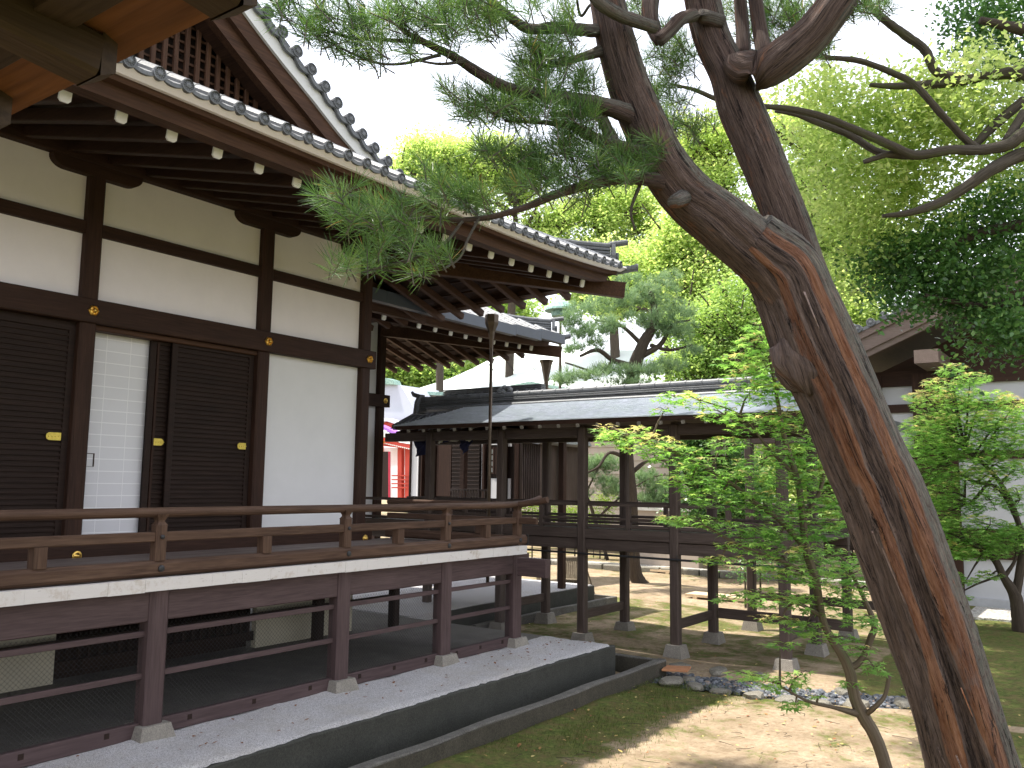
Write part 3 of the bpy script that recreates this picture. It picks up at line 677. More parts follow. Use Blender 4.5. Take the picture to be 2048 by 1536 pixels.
for y in (1.2, 3.42, 5.60, 7.52, 9.20): rail_post(-6.95, y, False)
rail_post(-8.2, 9.93); rail_post(-7.6, 9.93, False)
hip_eave(hall, (0, 0, 0), -1.2)
# gable facing +x above the lower eave
G = [(8.52, 6.62), (8.27, 6.76), (8.04, 6.87), (7.79, 6.97), (7.56, 7.08), (7.33, 7.20), (7.11, 7.33), (6.90, 7.46), (6.67, 7.59), (6.44, 7.72), (6.21, 7.86), (5.99, 8.00), (5.77, 8.15), (5.55, 8.30), (5.33, 8.46), (5.11, 8.62), (4.9, 8.79), (4.69, 8.96), (4.48, 9.14), (4.27, 9.32), (4.06, 9.5), (3.85, 9.7), (3.6, 9.85)]
mb = dm = MB(); xg = -7.8
for half in (1, -1):
    g = [(y if half > 0 else 7.2-y, z) for y, z in G]
    for i, (y, z) in enumerate(g):
        disc(dm, (xg, y, z+.02), (1, 0, 0), .076)
        mb.tube([(xg, y, z+.02), (xg-3.5, y, z+.02)], [.070, .070], 10, cap=False)
        if i+1 < len(g):
            y2, z2 = g[i+1]; A = []; C = []; 
            for k in range(7):
                t = k/6; sg = .045*math.sin(math.pi*t)+.01
                A.append((xg, y+(y2-y)*t-half*sg*.5, z+(z2-z)*t-sg)); C.append((xg, y+(y2-y)*t-half*(sg+.05)*.5, z+(z2-z)*t-sg-.05))
            n_ = 7; V = A+C+[(a-3.5, b, c) for a, b, c in A]+[(a-.04, b, c) for a, b, c in C]
            mb.add(V, [[k, k+1, n_+k+1, n_+k] for k in range(6)]+[[k, k+1, 2*n_+k+1, 2*n_+k] for k in range(6)]+[[n_+k, n_+k+1, 3*n_+k+1, 3*n_+k] for k in range(6)])
    def band(o0, o1, x0, x1, nm, mt):
        b_ = MB(); P = []
        for o_ in (o0, o1):
            P.append([])
            for i, (y, z) in enumerate(g):
                j = min(i+1, len(g)-1); k = max(i-1, 0); t = nrm([g[j][0]-g[k][0], g[j][1]-g[k][1]]); nx = np.array([-t[1], t[0]])*(1 if half > 0 else -1)
                if nx[1] > 0: nx = -nx
                P[-1].append((y+nx[0]*o_, z+nx[1]*o_))
        n_ = len(g); V = [(x0, *p) for p in P[0]]+[(x0, *p) for p in P[1]]+[(x1, *p) for p in P[0]]+[(x1, *p) for p in P[1]]
        b_.add(V, [q for k in range(n_-1) for q in ([k, k+1, n_+k+1, n_+k], [2*n_+k, 2*n_+k+1, 3*n_+k+1, 3*n_+k], [k, k+1, 2*n_+k+1, 2*n_+k], [n_+k, n_+k+1, 3*n_+k+1, 3*n_+k])])
        b_.build(nm, mt, hall)
    band(.075, .235, xg-.06, xg-.30, 'gable_fillet', PLASTW)
    band(.235, .43, xg-.10, xg-.25, 'bargeboard', EAVEW[1])
    band(.43, .60, xg-.17, xg-.28, 'bargeboard', EAVEW[1])
    band(.30, .58, xg-.28, xg-.50, 'gable_soffit', DARK[0])
mb.build('gable_tiles', TILE, hall)
mb = MB(); k = 0
y = 7.6
while y > -.4:
    top = 6.35+ (7.75-y)*.70 if y > 3.6 else 6.35+(y+.55)*.70
    mb.beam((-8.30, y, 6.3), (-8.30, y, min(top+.15, 9.3)), .04, .052, .004, up=(0, 1, 0)); y -= .135
for z in np.arange(6.5, 9, .11):
    lim = 7.75-(z-6.35)/.70
    if lim > 3.7: mb.beam((-8.345, 7.2-lim, z), (-8.345, lim, z), .03, .03, .003)
mb.build('gable_lattice', EAVEW[2], hall)
MB().prism([(-8.50, -.8, 6.2), (-8.50, 8.0, 6.2), (-8.50, 3.6, 9.6)], (-.05, 0, 0)).build('gable_wall', BLACKW[2], hall)
# upper roof slabs behind the gable
MB().prism([(-8.0, 3.6, 9.78), (-8.0, 8.45, 6.6), (-14, 8.45, 6.6), (-14, 3.6, 9.78)], (0, 0, -.06)).prism([(-8.0, 3.6, 9.78), (-8.0, -1.25, 6.6), (-14, -1.25, 6.6), (-14, 3.6, 9.78)], (0, 0, -.06)).build('upper_roof', TILE, hall)
MB().box(-14.2, -13.4, -1, 9.3, .3, 6.4).build('rear_wall', DARK[2], hall)
# rainwater funnel and downpipe on the far eave
x0, y0 = at(981, 640, 15.9)[:2]
x0, y0 = -9.0, 12.0
dp = thing('downpipe', 'tall thin bronze downpipe with a funnel head below the near eave corner', 'downpipe', (x0, y0, 0))
MB().tube([(x0, y0, .9), (x0, y0, 5.0)], [.030, .030], 14).build('pipe', BRONZE, dp, smooth=True)
MB().lathe([(.03, 4.95), (.035, 5.05), (.042, 5.15), (.06, 5.30), (.11, 5.42), (.12, 5.46), (.12, 5.60), (.10, 5.60)], (x0, y0, 0), (0, 0, 1), 6).build('funnel', BRONZE, dp)
# ------------------------------------------------------------------ second hall, stepped back to the left
O2 = (-4.0, 4.5, -.07)
h2 = thing('rear_temple_hall', 'farther timber hall whose tiled eave corner and grey box gutter show under the near eave', 'temple hall', (-14, 14, 0))
hip_eave(h2, O2, 6.5)
for y in (10.0, 12.0, 13.86):
    MB().beam((-13.5, y, .3), (-13.5, y, 6.2), .19, .19, .02, up=(0, 1, 0)).build('pillar', DARK[2], h2)
MB().box(-13.58, -13.52, 9.4, 13.8, 1.8, 6.2).build('plaster_panel', PLASTW, h2)
MB().beam((-13.42, 9.4, 4.43), (-13.42, 14.05, 4.43), .14, .27, .01).build('tie_beam', DARK[1], h2)
MB().lathe([(.066, 0), (.06, .015), (.045, .018), (.03, .04), (.001, .05)], (-13.345, 13.9, 4.43), (1, 0, 0), 6).build('nail_cover', GOLD, h2)
mb = MB()
for k in range(8): mb.box(-10.16, -10.02, 8.5+k*.95, 8.5+k*.95+.945, 5.64+.13*max(0, (k-4)/3.5)**2, 5.845+.13*max(0, (k-4)/3.5)**2)
mb.build('box_gutter', GUTM, h2)
fx, fy = -10.55, 16.15
mb = MB(); mb.lathe([(.05, 4.75), (.05, 4.95), (.075, 5.1), (.13, 5.35), (.17, 5.42)], (fx, fy, 0), (0, 0, 1), 6); mb.lathe([(.08, 4.70), (.05, 4.76)], (fx, fy, 0), (0, 0, 1), 6); mb.build('rain_funnel', BRONZE, h2)
mb = MB()
for k in range(60):
    z = 4.70-k*.075; mb.tube([(fx+.018*math.cos(t)*(k % 2), fy+.018*math.cos(t)*((k+1) % 2), z+.035*math.sin(t)) for t in np.linspace(0, 2*math.pi, 9)], [.005]*9, 5, cap=False)
mb.build('rain_chain', BRONZE, h2)
mb = MB()
for x in np.arange(-13.2, -10.6, .55): mb.tube([(x, 16.0, 5.45), (x+.05, 16.15, 5.30), (x+.10, 16.2, 5.24), (x+.16, 16.2, 5.30), (x+.17, 16.15, 5.40)], [.009]*5, 6)
mb.build('gutter_hooks', IRON, h2)
def onY(x, y, Y):
    r = RM @ np.array([x-CX, y-CY, F]); return EYE+r*Y/r[1]
# ------------------------------------------------------------------ covered corridor
cor = thing('covered_corridor', 'raised open corridor on timber posts with a grey shingle roof crossing behind the maple', 'covered corridor', (-7, 13.5, 0))
FX = [-11.0, -9.28, -7.565, -5.87, -4.15]
for x in FX:
    for y, zt in ((12.75, 3.60), (14.25, 3.60)):
        if y > 14 and x < -10.5: continue
        p = MB().beam((x, y, .17), (x, y, zt), .15, .15, .022, up=(0, 1, 0)).build('pillar', GREYW[2], cor)
        MB().frustum(x, y, -.06, .175, .17, .12).build('footing', FOOT, p)
for x in (-5.84, -4.12):
    p = MB().beam((x, 16.04, .17), (x, 16.04, 3.6), .15, .15, .022, up=(0, 1, 0)).build('pillar', GREYW[2], cor)
    MB().frustum(x, 16.04, -.06, .175, .17, .12).build('footing', FOOT, p)
def cb(nm, p, q, w_, h_, mt=None, ch=.008): return MB().beam(p, q, w_, h_, ch).build(nm, mt or GREYW[0], cor)
for y in (12.79, 14.21):
    cb('floor_beam', (-12.8, y, 1.64), (-3.6, y, 1.64), .12, .18); cb('edge_plank', (-12.8, y-.012*np.sign(14-y), 1.82), (-3.6, y-.012*np.sign(14-y), 1.82), .16, .165)
    cb('tie_beam', (-12.2, y, 3.53), (-3.7, y, 3.53), .13, .17)
    for z, h in ((2.305, .055), (2.065, .05), (1.945, .05)): cb('rail', (-12.9, y, z), (-3.6, y, z), .05, h)
    for x in np.arange(-10.14, -4.5, 1.713): MB().beam((x, y, 1.9), (x, y, 2.28), .075, .075, .006, up=(0, 1, 0)).build('rail_strut', GREYW[2], cor)
for y in (16.04,):
    cb('floor_beam', (-5.9, y, 1.68), (-3.6, y, 1.68), .12, .26); cb('rail', (-5.9, y, 2.30), (-3.6, y, 2.30), .05, .06); cb('rail', (-5.9, y, 2.06), (-3.6, y, 2.06), .05, .05); cb('tie_beam', (-5.9, y, 3.53), (-3.7, y, 3.53), .13, .17)
    cb('brace', (-5.84, y, .62), (-3.6, y, .62), .05, .15)
cb('brace', (-5.77, 14.25, .50), (-3.6, 14.25, .50), .05, .17)
for x in FX[1:]: cb('brace', (x, 12.8, .47), (x, 14.2, .47), .05, .15, GREYW[1])
mb = MB()
for k in range(7): mb.box(-12.8, -3.6, 12.88+k*.18, 12.88+k*.18+.175, 1.86+.001*(k % 2), 1.895)
mb.box(-5.9, -3.6, 14.3, 16.0, 1.86, 1.89)
mb.build('corridor_floor', GREYW[0], cor)
# pipe slung under the floor
mb = MB(); mb.tube([(-12.0, 12.66, 1.50), (-3.2, 12.66, 1.47)], [.018, .018], 8)
for x in np.arange(-7.3, -3.2, .75): mb.tube([(x, 12.66, 1.56), (x, 12.66, 1.47), (x, 12.66, 1.43)], [.006, .006, .010], 6)
mb.build('slung_pipe', IRON, cor)
# roof: thin shingle courses
mb = MB(); NC = 22
def rz(t): return 3.70+.40*t+.05*t*t
for k in range(NC):
    t0, t1 = k/NC, (k+1.25)/NC; y0, y1 = 12.18+1.2*t0, 12.18+1.2*t1
    xl = -11.45+.9*(k/NC); z0, z1 = rz(t0)+.022, rz(t1)+.004
    V = [(xl, y0, z0-.016), (-3.6, y0, z0-.016), (-3.6, y0, z0), (xl, y0, z0), (xl+.05, y1, z1), (-3.6, y1, z1), (-3.6, y1, z1-.016), (xl+.05, y1, z1-.016)]
    mb.add(V, [[0, 1, 2, 3], [3, 2, 5, 4], [4, 5, 6, 7], [7, 6, 1, 0], [0, 3, 4, 7], [1, 6, 5, 2]])
mb.build('shingle_roof', SLATE, cor)
mb = MB(); mb.add([(-11.4, 14.85, 3.70), (-3.6, 14.85, 3.70), (-3.6, 13.5, 4.16), (-10.5, 13.5, 4.16)], [[0, 1, 2, 3]]); mb.add([(-11.45, 12.2, 3.69), (-3.6, 12.2, 3.69), (-3.6, 13.5, 4.10), (-10.5, 13.5, 4.10)], [[0, 3, 2, 1]])
mb.add([(-11.4, 14.85, 3.68), (-3.6, 14.85, 3.68), (-3.6, 13.5, 4.10), (-10.5, 13.5, 4.10)], [[0, 1, 2, 3]])
mb.box(-11.43, -3.62, 12.20, 12.235, 3.635, 3.70); mb.build('roof_boarding', DARK[0], cor)
for x in np.arange(-11.1, -3.65, .375):
    r = MB().beam((x, 12.24, 3.655), (x, 13.5, 4.03), .055, .055, .004).build('rafter', GREYW[1], cor)
    MB().beam((x, 12.232, 3.612), (x, 12.195, 3.600), .05, .055, .006).build('rafter_tip', plain_tip if 'plain_tip' in globals() else FOOT, r)
for x in FX: cb('cross_tie', (x, 12.75, 3.60), (x, 14.25, 3.60), .12, .12, GREYW[1])
mb = MB()
for k in range(6): mb.beam((-11.9, 13.5, 4.10+k*.036), (-3.6, 13.5, 4.10+k*.036), .24-(.03 if k % 2 else 0)-.01*k, .026, .003)
mb.tube([(-11.9, 13.5, 4.345), (-3.55, 13.5, 4.345)], [.062]*2, 12)
for x in np.arange(-11.8, -3.6, .29): mb.tube([(x, 13.5, 4.345), (x+.03, 13.5, 4.345)], [.071]*2, 12)
mb.tube([(-11.6, 13.33, 4.135), (-3.55, 13.33, 4.135)], [.045]*2, 10)
mb.build('roof_ridge', TILE, cor)
mb = MB(); mb.prism([(-11.9, 13.3, 4.05), (-11.9, 13.7, 4.05), (-11.9, 13.66, 4.30), (-11.9, 13.56, 4.46), (-11.9, 13.44, 4.46), (-11.9, 13.34, 4.30)], (-.08, 0, 0)); mb.tube([(-11.9, 13.5, 4.40), (-12.15, 13.5, 4.47), (-12.2, 13.5, 4.53)], [.05, .045, .03], 8)
mb.build('ridge_end_tile', TILE, cor)
mb = MB(); c_ = np.array((-9.75, 13.5, 4.42))
for k in range(7): t = k*.9; mb.lathe([(.05, -.04), (.055, 0), (.03, .04)], c_+np.array([.09*math.cos(t)-.02*k, .03*math.sin(t), .05*math.sin(t)+.03]), (0, -1, .3), 8)
mb.build('ridge_ornament', TILE, cor)
# small dark tiled porch roof behind the corridor's left end
pr_ = thing('tiled_porch', 'small dark tiled porch roof tucked behind the left end of the shingle corridor', 'porch roof', (-12, 15, 0))
mb = MB(); mb.prism([(-13.1, 13.9, 3.78), (-13.1, 16.6, 3.78), (-12.6, 15.2, 4.55)], (0, 0, .05))
mb.add([(-13.1, 13.8, 3.80), (-9.8, 13.8, 3.95), (-10.1, 15.2, 4.62), (-12.5, 15.2, 4.62), (-13.1, 16.6, 3.80), (-9.8, 16.6, 3.95)], [[0, 1, 2, 3], [3, 2, 5, 4], [0, 3, 4]])
for x in np.arange(-13.0, -9.9, .24): mb.tube([(x, 13.8, 3.83+.045*(x+13.1)), (max(x, -12.5), 15.2, 4.66)], [.05, .05], 8)
for k in range(4): mb.beam((-12.7, 15.2, 4.62+k*.04), (-10.0, 15.2, 4.62+k*.04), .22-.02*k, .03, .003)
mb.build('tile_roof', TILE, pr_)
mb = MB()
for x in np.arange(-12.95, -10, .3): mb.beam((x, 14.2, 3.78), (x, 13.88, 3.70), .06, .07, .004)
mb.box(-13.0, -9.9, 14.1, 16.4, 3.60, 3.74); mb.build('eave_timber', DARK[1], pr_)
for x in (-13.0, -10.2): MB().beam((x, 16.3, .2), (x, 16.3, 3.7), .14, .14, .01, up=(0, 1, 0)).build('post', DARK[2], pr_)
# entrance house behind: white panels, dark boards, papered windows
eh = thing('entrance_house', 'dark boarded entrance with white panels and papered windows beyond the curtains', 'entrance', (-13, 17.3, 0))
YE = 17.2
def pxbox(x0, x1, y0, y1, Y, th):
    a = onY(x0, y1, Y); b = onY(x1, y0, Y); return (a[0], b[0], Y, Y+th, a[2], b[2])
MB().box(*pxbox(818, 1040, 866, 1060, YE+.06, .1)).build('board_wall', BLACKW[2], eh)
MB().box(*pxbox(820, 838, 872, 992, YE+.02, .03)).build('plaster_panel', PLASTW, eh)
for (a, b, c, d_) in ((980, 1003, 875, 890), (979, 1001, 957, 998), (1016, 1023, 884, 893), (1015, 1021, 957, 998), (962, 965, 880, 998)): MB().box(*pxbox(a, b, c, d_, YE+.02, .03)).build('plaster_panel', PLASTW, eh)
for (a, b) in ((979, 988), (992, 1002)):
    wd = MB().box(*pxbox(a, b, 897, 946, YE+.03, .02)).build('window', plain('window_paper', (.66, .70, .66), .9, .03), eh)
    g_ = MB(); A = pxbox(a, b, 897, 946, YE, .02)
    for k in range(5): z = A[4]+(A[5]-A[4])*k/4; g_.box(A[0]-.03, A[1]+.03, YE, YE+.025, z-.018, z+.018)
    for x in (A[0], A[1]): g_.box(x-.03, x+.02, YE-.005, YE+.02, A[4]-.03, A[5]+.03)
    g_.build('frame', DARK[2], wd)
mb = MB(); A = pxbox(903, 960, 884, 992, YE-.03, .04); mb.box(*A)
for k in range(14): mb.beam((A[0], YE-.04, A[4]+(A[5]-A[4])*k/14), (A[1], YE-.04, A[4]+(A[5]-A[4])*k/14), .02, .03, .003)
mb.build('door', BLACKW[0], eh)
MB().box(*pxbox(872, 903, 890, 992, YE-.02, .05)).build('door', DARK[2], eh)
for x in (818, 842, 868, 966, 1008, 1030): A = pxbox(x-3, x+3, 866, 1060, YE-.06, .12); MB().box(*A).build('post', DARK[2], eh)
mb = MB()
for k in range(13): A = pxbox(903+k*5.8, 905.4+k*5.8, 980, 1034, 15.6, .03); mb.box(*A)
for y in (980, 1006, 1030): A = pxbox(900, 977, y-1.5, y+1.5, 15.62, .03); mb.box(*A)
mb.build('low_picket_screen', GREYW[2], label='low vertical slatted screen between the corridor and the dark entrance', category='picket screen')
# side annex with grey boards, right of the windows
an = thing('boarded_annex', 'weathered grey board annex with a dark tiled roof seen through the corridor posts', 'annex', (-14, 20, 0))
mb = MB(); A = pxbox(1024, 1082, 880, 1010, 19.6, 2.0); mb.box(*A)
for k in range(14): x = A[0]+(A[1]-A[0])*k/13; mb.beam((x, 19.58, A[4]), (x, 19.58, A[5]), .02, .03, .003, up=(0, 1, 0))
mb.build('board_wall', GREYW[2], an)
a, b = onY(1012, 862, 19.3), onY(1090, 884, 19.3); mb = MB()
mb.prism([(a[0], 19.2, a[2]+.25), (b[0]-.3, 19.2, a[2]+.15), (b[0], 19.2, b[2]), (b[0]-.15, 19.2, b[2]-.06), (a[0], 19.2, b[2]+.1)], (0, 2.6, 0)); mb.build('tile_roof', TILE, an)
# curtains
nr = thing('noren_curtain', 'navy entrance curtain with white crests, bunched up under the corridor eave', 'curtain', (-12, 13.0, 3.6))
def cloth(P, nm, mt, Y):
    pts = [onY(x, y, Y) for x, y in P]; mb = MB(); k = len(pts); c = sum(pts)/k; V = []; Fc = []
    # subdivided fan with soft folds
    V = [c+np.array([0, .05, 0])]; n_ = 6
    for i in range(k):
        for j in range(n_): t = j/n_; p = pts[i]*(1-t)+pts[(i+1) % k]*t; V.append(p+np.array([0, .04*math.sin(len(V)*1.3), 0]))
    m_ = k*n_; Fc = [[0, 1+i, 1+(i+1) % m_] for i in range(m_)]
    V2 = [v+np.array([0, .012, 0]) for v in V]; q = len(V)
    mb.add(V+V2, Fc+[[a+q for a in f][::-1] for f in Fc]+[[1+i, 1+(i+1) % m_, q+1+(i+1) % m_, q+1+i] for i in range(m_)])
    return mb.build(nm, mt, nr)
cloth([(828, 866), (858, 866), (864, 904), (832, 914)], 'cloth_panel', NAVY, 12.95)
cloth([(852, 866), (872, 866), (868, 893), (856, 890)], 'cloth_panel', NAVY, 12.99)
cloth([(886, 864), (914, 864), (900, 880), (884, 888)], 'cloth_panel', NAVY, 12.95)
cloth([(918, 866), (948, 866), (940, 892), (926, 910), (919, 886)], 'cloth_panel', NAVY, 12.95)
cloth([(876, 864), (884, 866), (888, 874), (884, 884), (876, 887)], 'white_crest', CLOTHW, 12.9)
cloth([(912, 866), (918, 866), (917, 883), (899, 883)], 'white_crest', CLOTHW, 12.9)
cloth([(936, 866), (944, 868), (940, 884), (932, 881)], 'white_crest', CLOTHW, 12.88)
cloth([(856, 872), (861, 872), (861, 888), (856, 888)], 'white_crest', CLOTHW, 12.9)
# ------------------------------------------------------------------ terrace of the rear hall
mb = MB(); wobble_slab(mb, -12.2, -10.02, 12.2, 17.4, -.2, .36); mb.build('rear_terrace_wall', CONC, label='low dark terrace edge beneath the far end of the corridor', category='retaining wall')
mb = MB(); mb.box(-16.8, -10.05, 11.2, 17.35, .2, .375); mb.build('gravel_path', GRAVEL, kind='structure')
mb = MB(); wobble_slab(mb, -9.62, -9.54, 12.4, 17.6, -.1, .14); mb.box(-10.9, -9.62, 17.5, 17.6, -.1, .14); mb.build('rear_gutter_curb', CURB, label='narrow curb of the far gutter beside the dark terrace edge', category='curb')
# ------------------------------------------------------------------ far buildings
YS = 30.
sh = thing('red_shrine', 'vermilion shrine with a pale blue-grey roof glimpsed past the hall corner', 'shrine', (-27, 30, 0))
def pxpoly(P, Y, th, mt, nm, par): return MB().prism([onY(x, y, Y) for x, y in P], (0, th, 0)).build(nm, mt, par)
pxpoly([(745, 768), (800, 770), (812, 790), (845, 850), (745, 850)], YS+2, 3, ROOFGREY, 'roof', sh)
pxpoly([(745, 752), (772, 756), (786, 760), (790, 769), (745, 768)], YS+1.8, .5, VERDI, 'roof_ridge', sh)
pxpoly([(745, 842), (757, 838), (770, 836), (812, 848), (810, 854), (772, 842), (745, 850)], YS+1.0, .6, COPPERW, 'lower_roof', sh)
pxpoly([(745, 851), (772, 843), (800, 852), (800, 858), (745, 858)], YS+1.2, .3, RED, 'gable', sh)
pxpoly([(745, 846), (757, 849), (790, 864), (820, 872), (820, 878), (790, 869), (757, 855), (745, 852)], YS+.4, .5, plain('violet_curtain_cloth', (.30, .12, .42), .9), 'violet_eave_curtain', sh)
pxpoly([(745, 860), (764, 862), (790, 872), (820, 878), (820, 887), (790, 882), (764, 873), (745, 876)], YS+.2, .5, COPPERW, 'lower_roof', sh)
pxpoly([(745, 880), (762, 873), (790, 884), (820, 889), (820, 898), (745, 890)], YS+.3, .3, RED, 'eave', sh)
mb = MB()
for k in range(16): p = onY(757+k*4, 884+k*.9, YS+.2); mb.beam(p, p+np.array([0, .1, 0]), .05, .05, .004)
mb.build('rafter_tips', WHITE, sh)
pxpoly([(745, 893), (820, 897), (820, 1000), (745, 1000)], YS+1.3, .1, PLASTER, 'plaster_wall', sh)
for x0, x1 in ((745, 755), (795, 803), (810, 820)):
    pxpoly([(x0, 893), (x1, 893), (x1, 1010), (x0, 1010)], YS+.9, .2, RED, 'post', sh)
for y in (950, 958, 966, 974): pxpoly([(783, y), (820, y), (820, y+2.5), (783, y+2.5)], YS+.8, .1, RED, 'railing', sh)
MB().lathe([(.05, .3), (.22, .25), (.10, .1), (.14, 0), (.14, -.25), (.2, -.32), (.05, -.4)], onY(762, 893, YS), (0, 0, 1), 6).build('gilt_lantern', GOLD, sh)
pxpoly([(742, 903), (778, 903), (778, 995), (742, 995)], 22, .03, BLACKW[2], 'gate_leaf', sh)
pxpoly([(776.5, 903), (780, 903), (780, 995), (776.5, 995)], 21.95, .03, plain('crimson_paint', (.40, .02, .05)), 'gate_edge', sh)
# pale-roofed hall far behind
ph = thing('pale_roofed_hall', 'big far hall with a sweeping whitish copper roof and green verdigris eave', 'far hall', (-20, 34, 0))
cols_ = [(826, 782), (860, 784), (900, 785), (950, 781), (1000, 775), (1060, 763), (1085, 768), (1130, 775), (1250, 780), (1420, 782)]
rowz = [[(826, 780), (858, 770), (900, 757), (945, 737), (985, 716), (1040, 700), (1100, 696), (1180, 700), (1300, 700), (1440, 712)], 0]
mb = MB(); V = []; K = len(cols_); R_ = 10
for j in range(R_+1):
    t = j/R_
    for (x0, y0), (x1, y1) in zip(cols_, rowz[0]):
        a = onY(x0, y0, 34); b = onY(x1, y1, 44); c = a*(1-t)+b*t; c[2] -= 1.0*math.sin(math.pi*t)*.6*(0 if x0 == 826 else 1); V.append(c)
mb.add(V, [[j*K+i, j*K+i+1, (j+1)*K+i+1, (j+1)*K+i] for j in range(R_) for i in range(K-1)])
mb.build('roof', COPPERW, ph, smooth=True)
def strip_under(off0, off1, Y, mt, nm, th):
    mb = MB(); A = [onY(x, y+off0, Y) for x, y in cols_]; Bq = [onY(x, y+off1, Y) for x, y in cols_]
    n_ = len(A); mb.add(A+Bq+[p+np.array([0, th, 0]) for p in A]+[p+np.array([0, th, 0]) for p in Bq], [q for k in range(n_-1) for q in ([k, k+1, n_+k+1, n_+k], [2*n_+k, 2*n_+k+1, k+1, k], [n_+k, n_+k+1, 3*n_+k+1, 3*n_+k])]); mb.build(nm, mt, ph)
strip_under(-.5, 6, 33.95, VERDI, 'eave_fascia', 2); strip_under(6, 9, 34.1, TANB, 'eave_soffit', 2); strip_under(9, 20, 34.6, VERDI, 'lower_fascia', 2)
MB().box(-27.5, -9, 35.5, 36, 0, 7.0).build('wall', TANB, ph)
# tan boarded storehouse
tb = thing('boarded_storehouse', 'plain tan clapboard storehouse standing behind the low pines', 'storehouse', (-15, 30, 0))
mb = MB(); a = onY(1040, 1050, 30); b = onY(1520, 850, 30)
nb = 16
for k in range(nb):
    z0, z1 = a[2]+(5.2-a[2])*k/nb, a[2]+(5.2-a[2])*(k+1)/nb; mb.prism([(a[0], 30.0, z0), (a[0], 30.04, z1), (a[0], 30.3, z1), (a[0], 30.3, z0)], (b[0]-a[0], 0, 0))
mb.build('board_wall', TANB, tb)
MB().prism([(a[0]-.5, 29.3, 5.1), (a[0]-.5, 33, 6.6), (a[0]-.5, 36.5, 5.1)], (b[0]-a[0]+1, 0, 0)).build('roof', ROOFGREY, tb)
MB().box(*pxbox(1405, 1440, 975, 1010, 29.9, .15)).build('window_opening', IRON, tb)
mb = MB()
for k in range(30): p = pxbox(1275+k*4.2, 1276.2+k*4.2, 1001, 1024, 27.2, .03); mb.box(*p)
mb.box(*pxbox(1270, 1402, 1000, 1002.5, 27.22, .03)); mb.build('thin_metal_fence', IRON, label='thin dark metal railing in front of the tan storehouse', category='metal railing')
lw = thing('low_tan_wall', 'low tan rendered wall with a pale coping, seen between corridor posts', 'low wall', (-13, 26.5, 0))
A = pxbox(1262, 1396, 1024, 1060, 26.4, .35); MB().box(A[0], A[1], 26.4, 26.75, 0, A[5]).build('wall', TANB, lw); MB().box(A[0]-.1, A[1]+.1, 26.3, 26.85, A[5], A[5]+.12).build('coping', CLOTHW, lw)
# paths beyond
mb = MB(); xs = np.linspace(-26, 4, 40)
V = []; 
for x in xs: V += [(x, 24.6+.25*math.sin(x*.5), .025), (x, 26.2+.2*math.sin(x*.4), .025)]
mb.add(V, [[2*i, 2*i+2, 2*i+3, 2*i+1] for i in range(39)]); mb.build('path', PEBB, kind='structure')
mb = MB()
for x in np.arange(-26, -6, .62):
    if rng.random() < .95: mb.beam((x+.03, 24.35+.25*math.sin(x*.5), .06), (x+.58, 24.35+.25*math.sin((x+.6)*.5), .06), .22, .20, .03)
mb.build('stone_kerb', ROCK, label='line of rough kerb stones edging the far path behind the corridor', category='kerb')
# small objects behind the corridor
bs = thing('bamboo_lean_screen', 'small weathered bamboo-clad frame leaning like a lid beside a corridor post', 'bamboo frame', (-10.4, 17.0, 0))
a0, a1 = at(1122, 1203, 20.0), at(1168, 1206, 19.9); t0, t1 = at(1130, 1115, 20.4), at(1166, 1115, 20.3)
mb = MB()
for k in range(11): t = k/10; mb.tube([a0*(1-t)+a1*t, t0*(1-t)+t1*t], [.028, .026], 8)
mb.build('bamboo_slats', BAMB[2], bs)
mb = MB(); mb.tube([a0*.5+t0*.5-np.array([0, .04, 0]), a1*.5+t1*.5-np.array([0, .04, 0])], [.025]*2, 8); mb.tube([t0-np.array([0, .02, 0]), t1-np.array([0, .02, 0])], [.03]*2, 8); mb.build('cross_pole', BAMB[0], bs)
mb = MB(); mb.tube([t0, (a0+t0)*.5+np.array([-.1, .5, -.6])], [.02]*2, 6); mb.tube([t1, (a1+t1)*.5+np.array([.1, .5, -.6])], [.02]*2, 6); mb.build('prop', BAMB[0], bs)
p = at(1077, 1172, 22.5); mb = MB(); mb.beam(p-np.array([0, 0, .1]), p+np.array([0, 0, .60]), .09, .09, .012, up=(0, 1, 0)); mb.frustum(p[0], p[1], p[2]+.60, p[2]+.64, .045, .02)
mb.build('short_stake', BAMB[2], label='short pale wooden stake standing in the sunlit yard', category='stake')
for k, (x, y, d_, lb) in enumerate(((1313, 1140, 26.5, 'pale flat board lying on the moss beside the pine trunk'), (1440, 1219, 20.2, 'pale flat board lying in the gravel behind the corridor posts'))):
    p = at(x, y, d_); mb = MB(); mb.box(p[0]-.75, p[0]+.75, p[1]-.3, p[1]+.3, .04, .10)
    for q in (-.5, .5): mb.box(p[0]+q-.05, p[0]+q+.05, p[1]-.31, p[1]+.31, -.02, .045)
    mb.build('flat_board', plain('bleached_board_%d' % k, (.52, .40, .26), .8, .1, 8), label=lb, category='board')
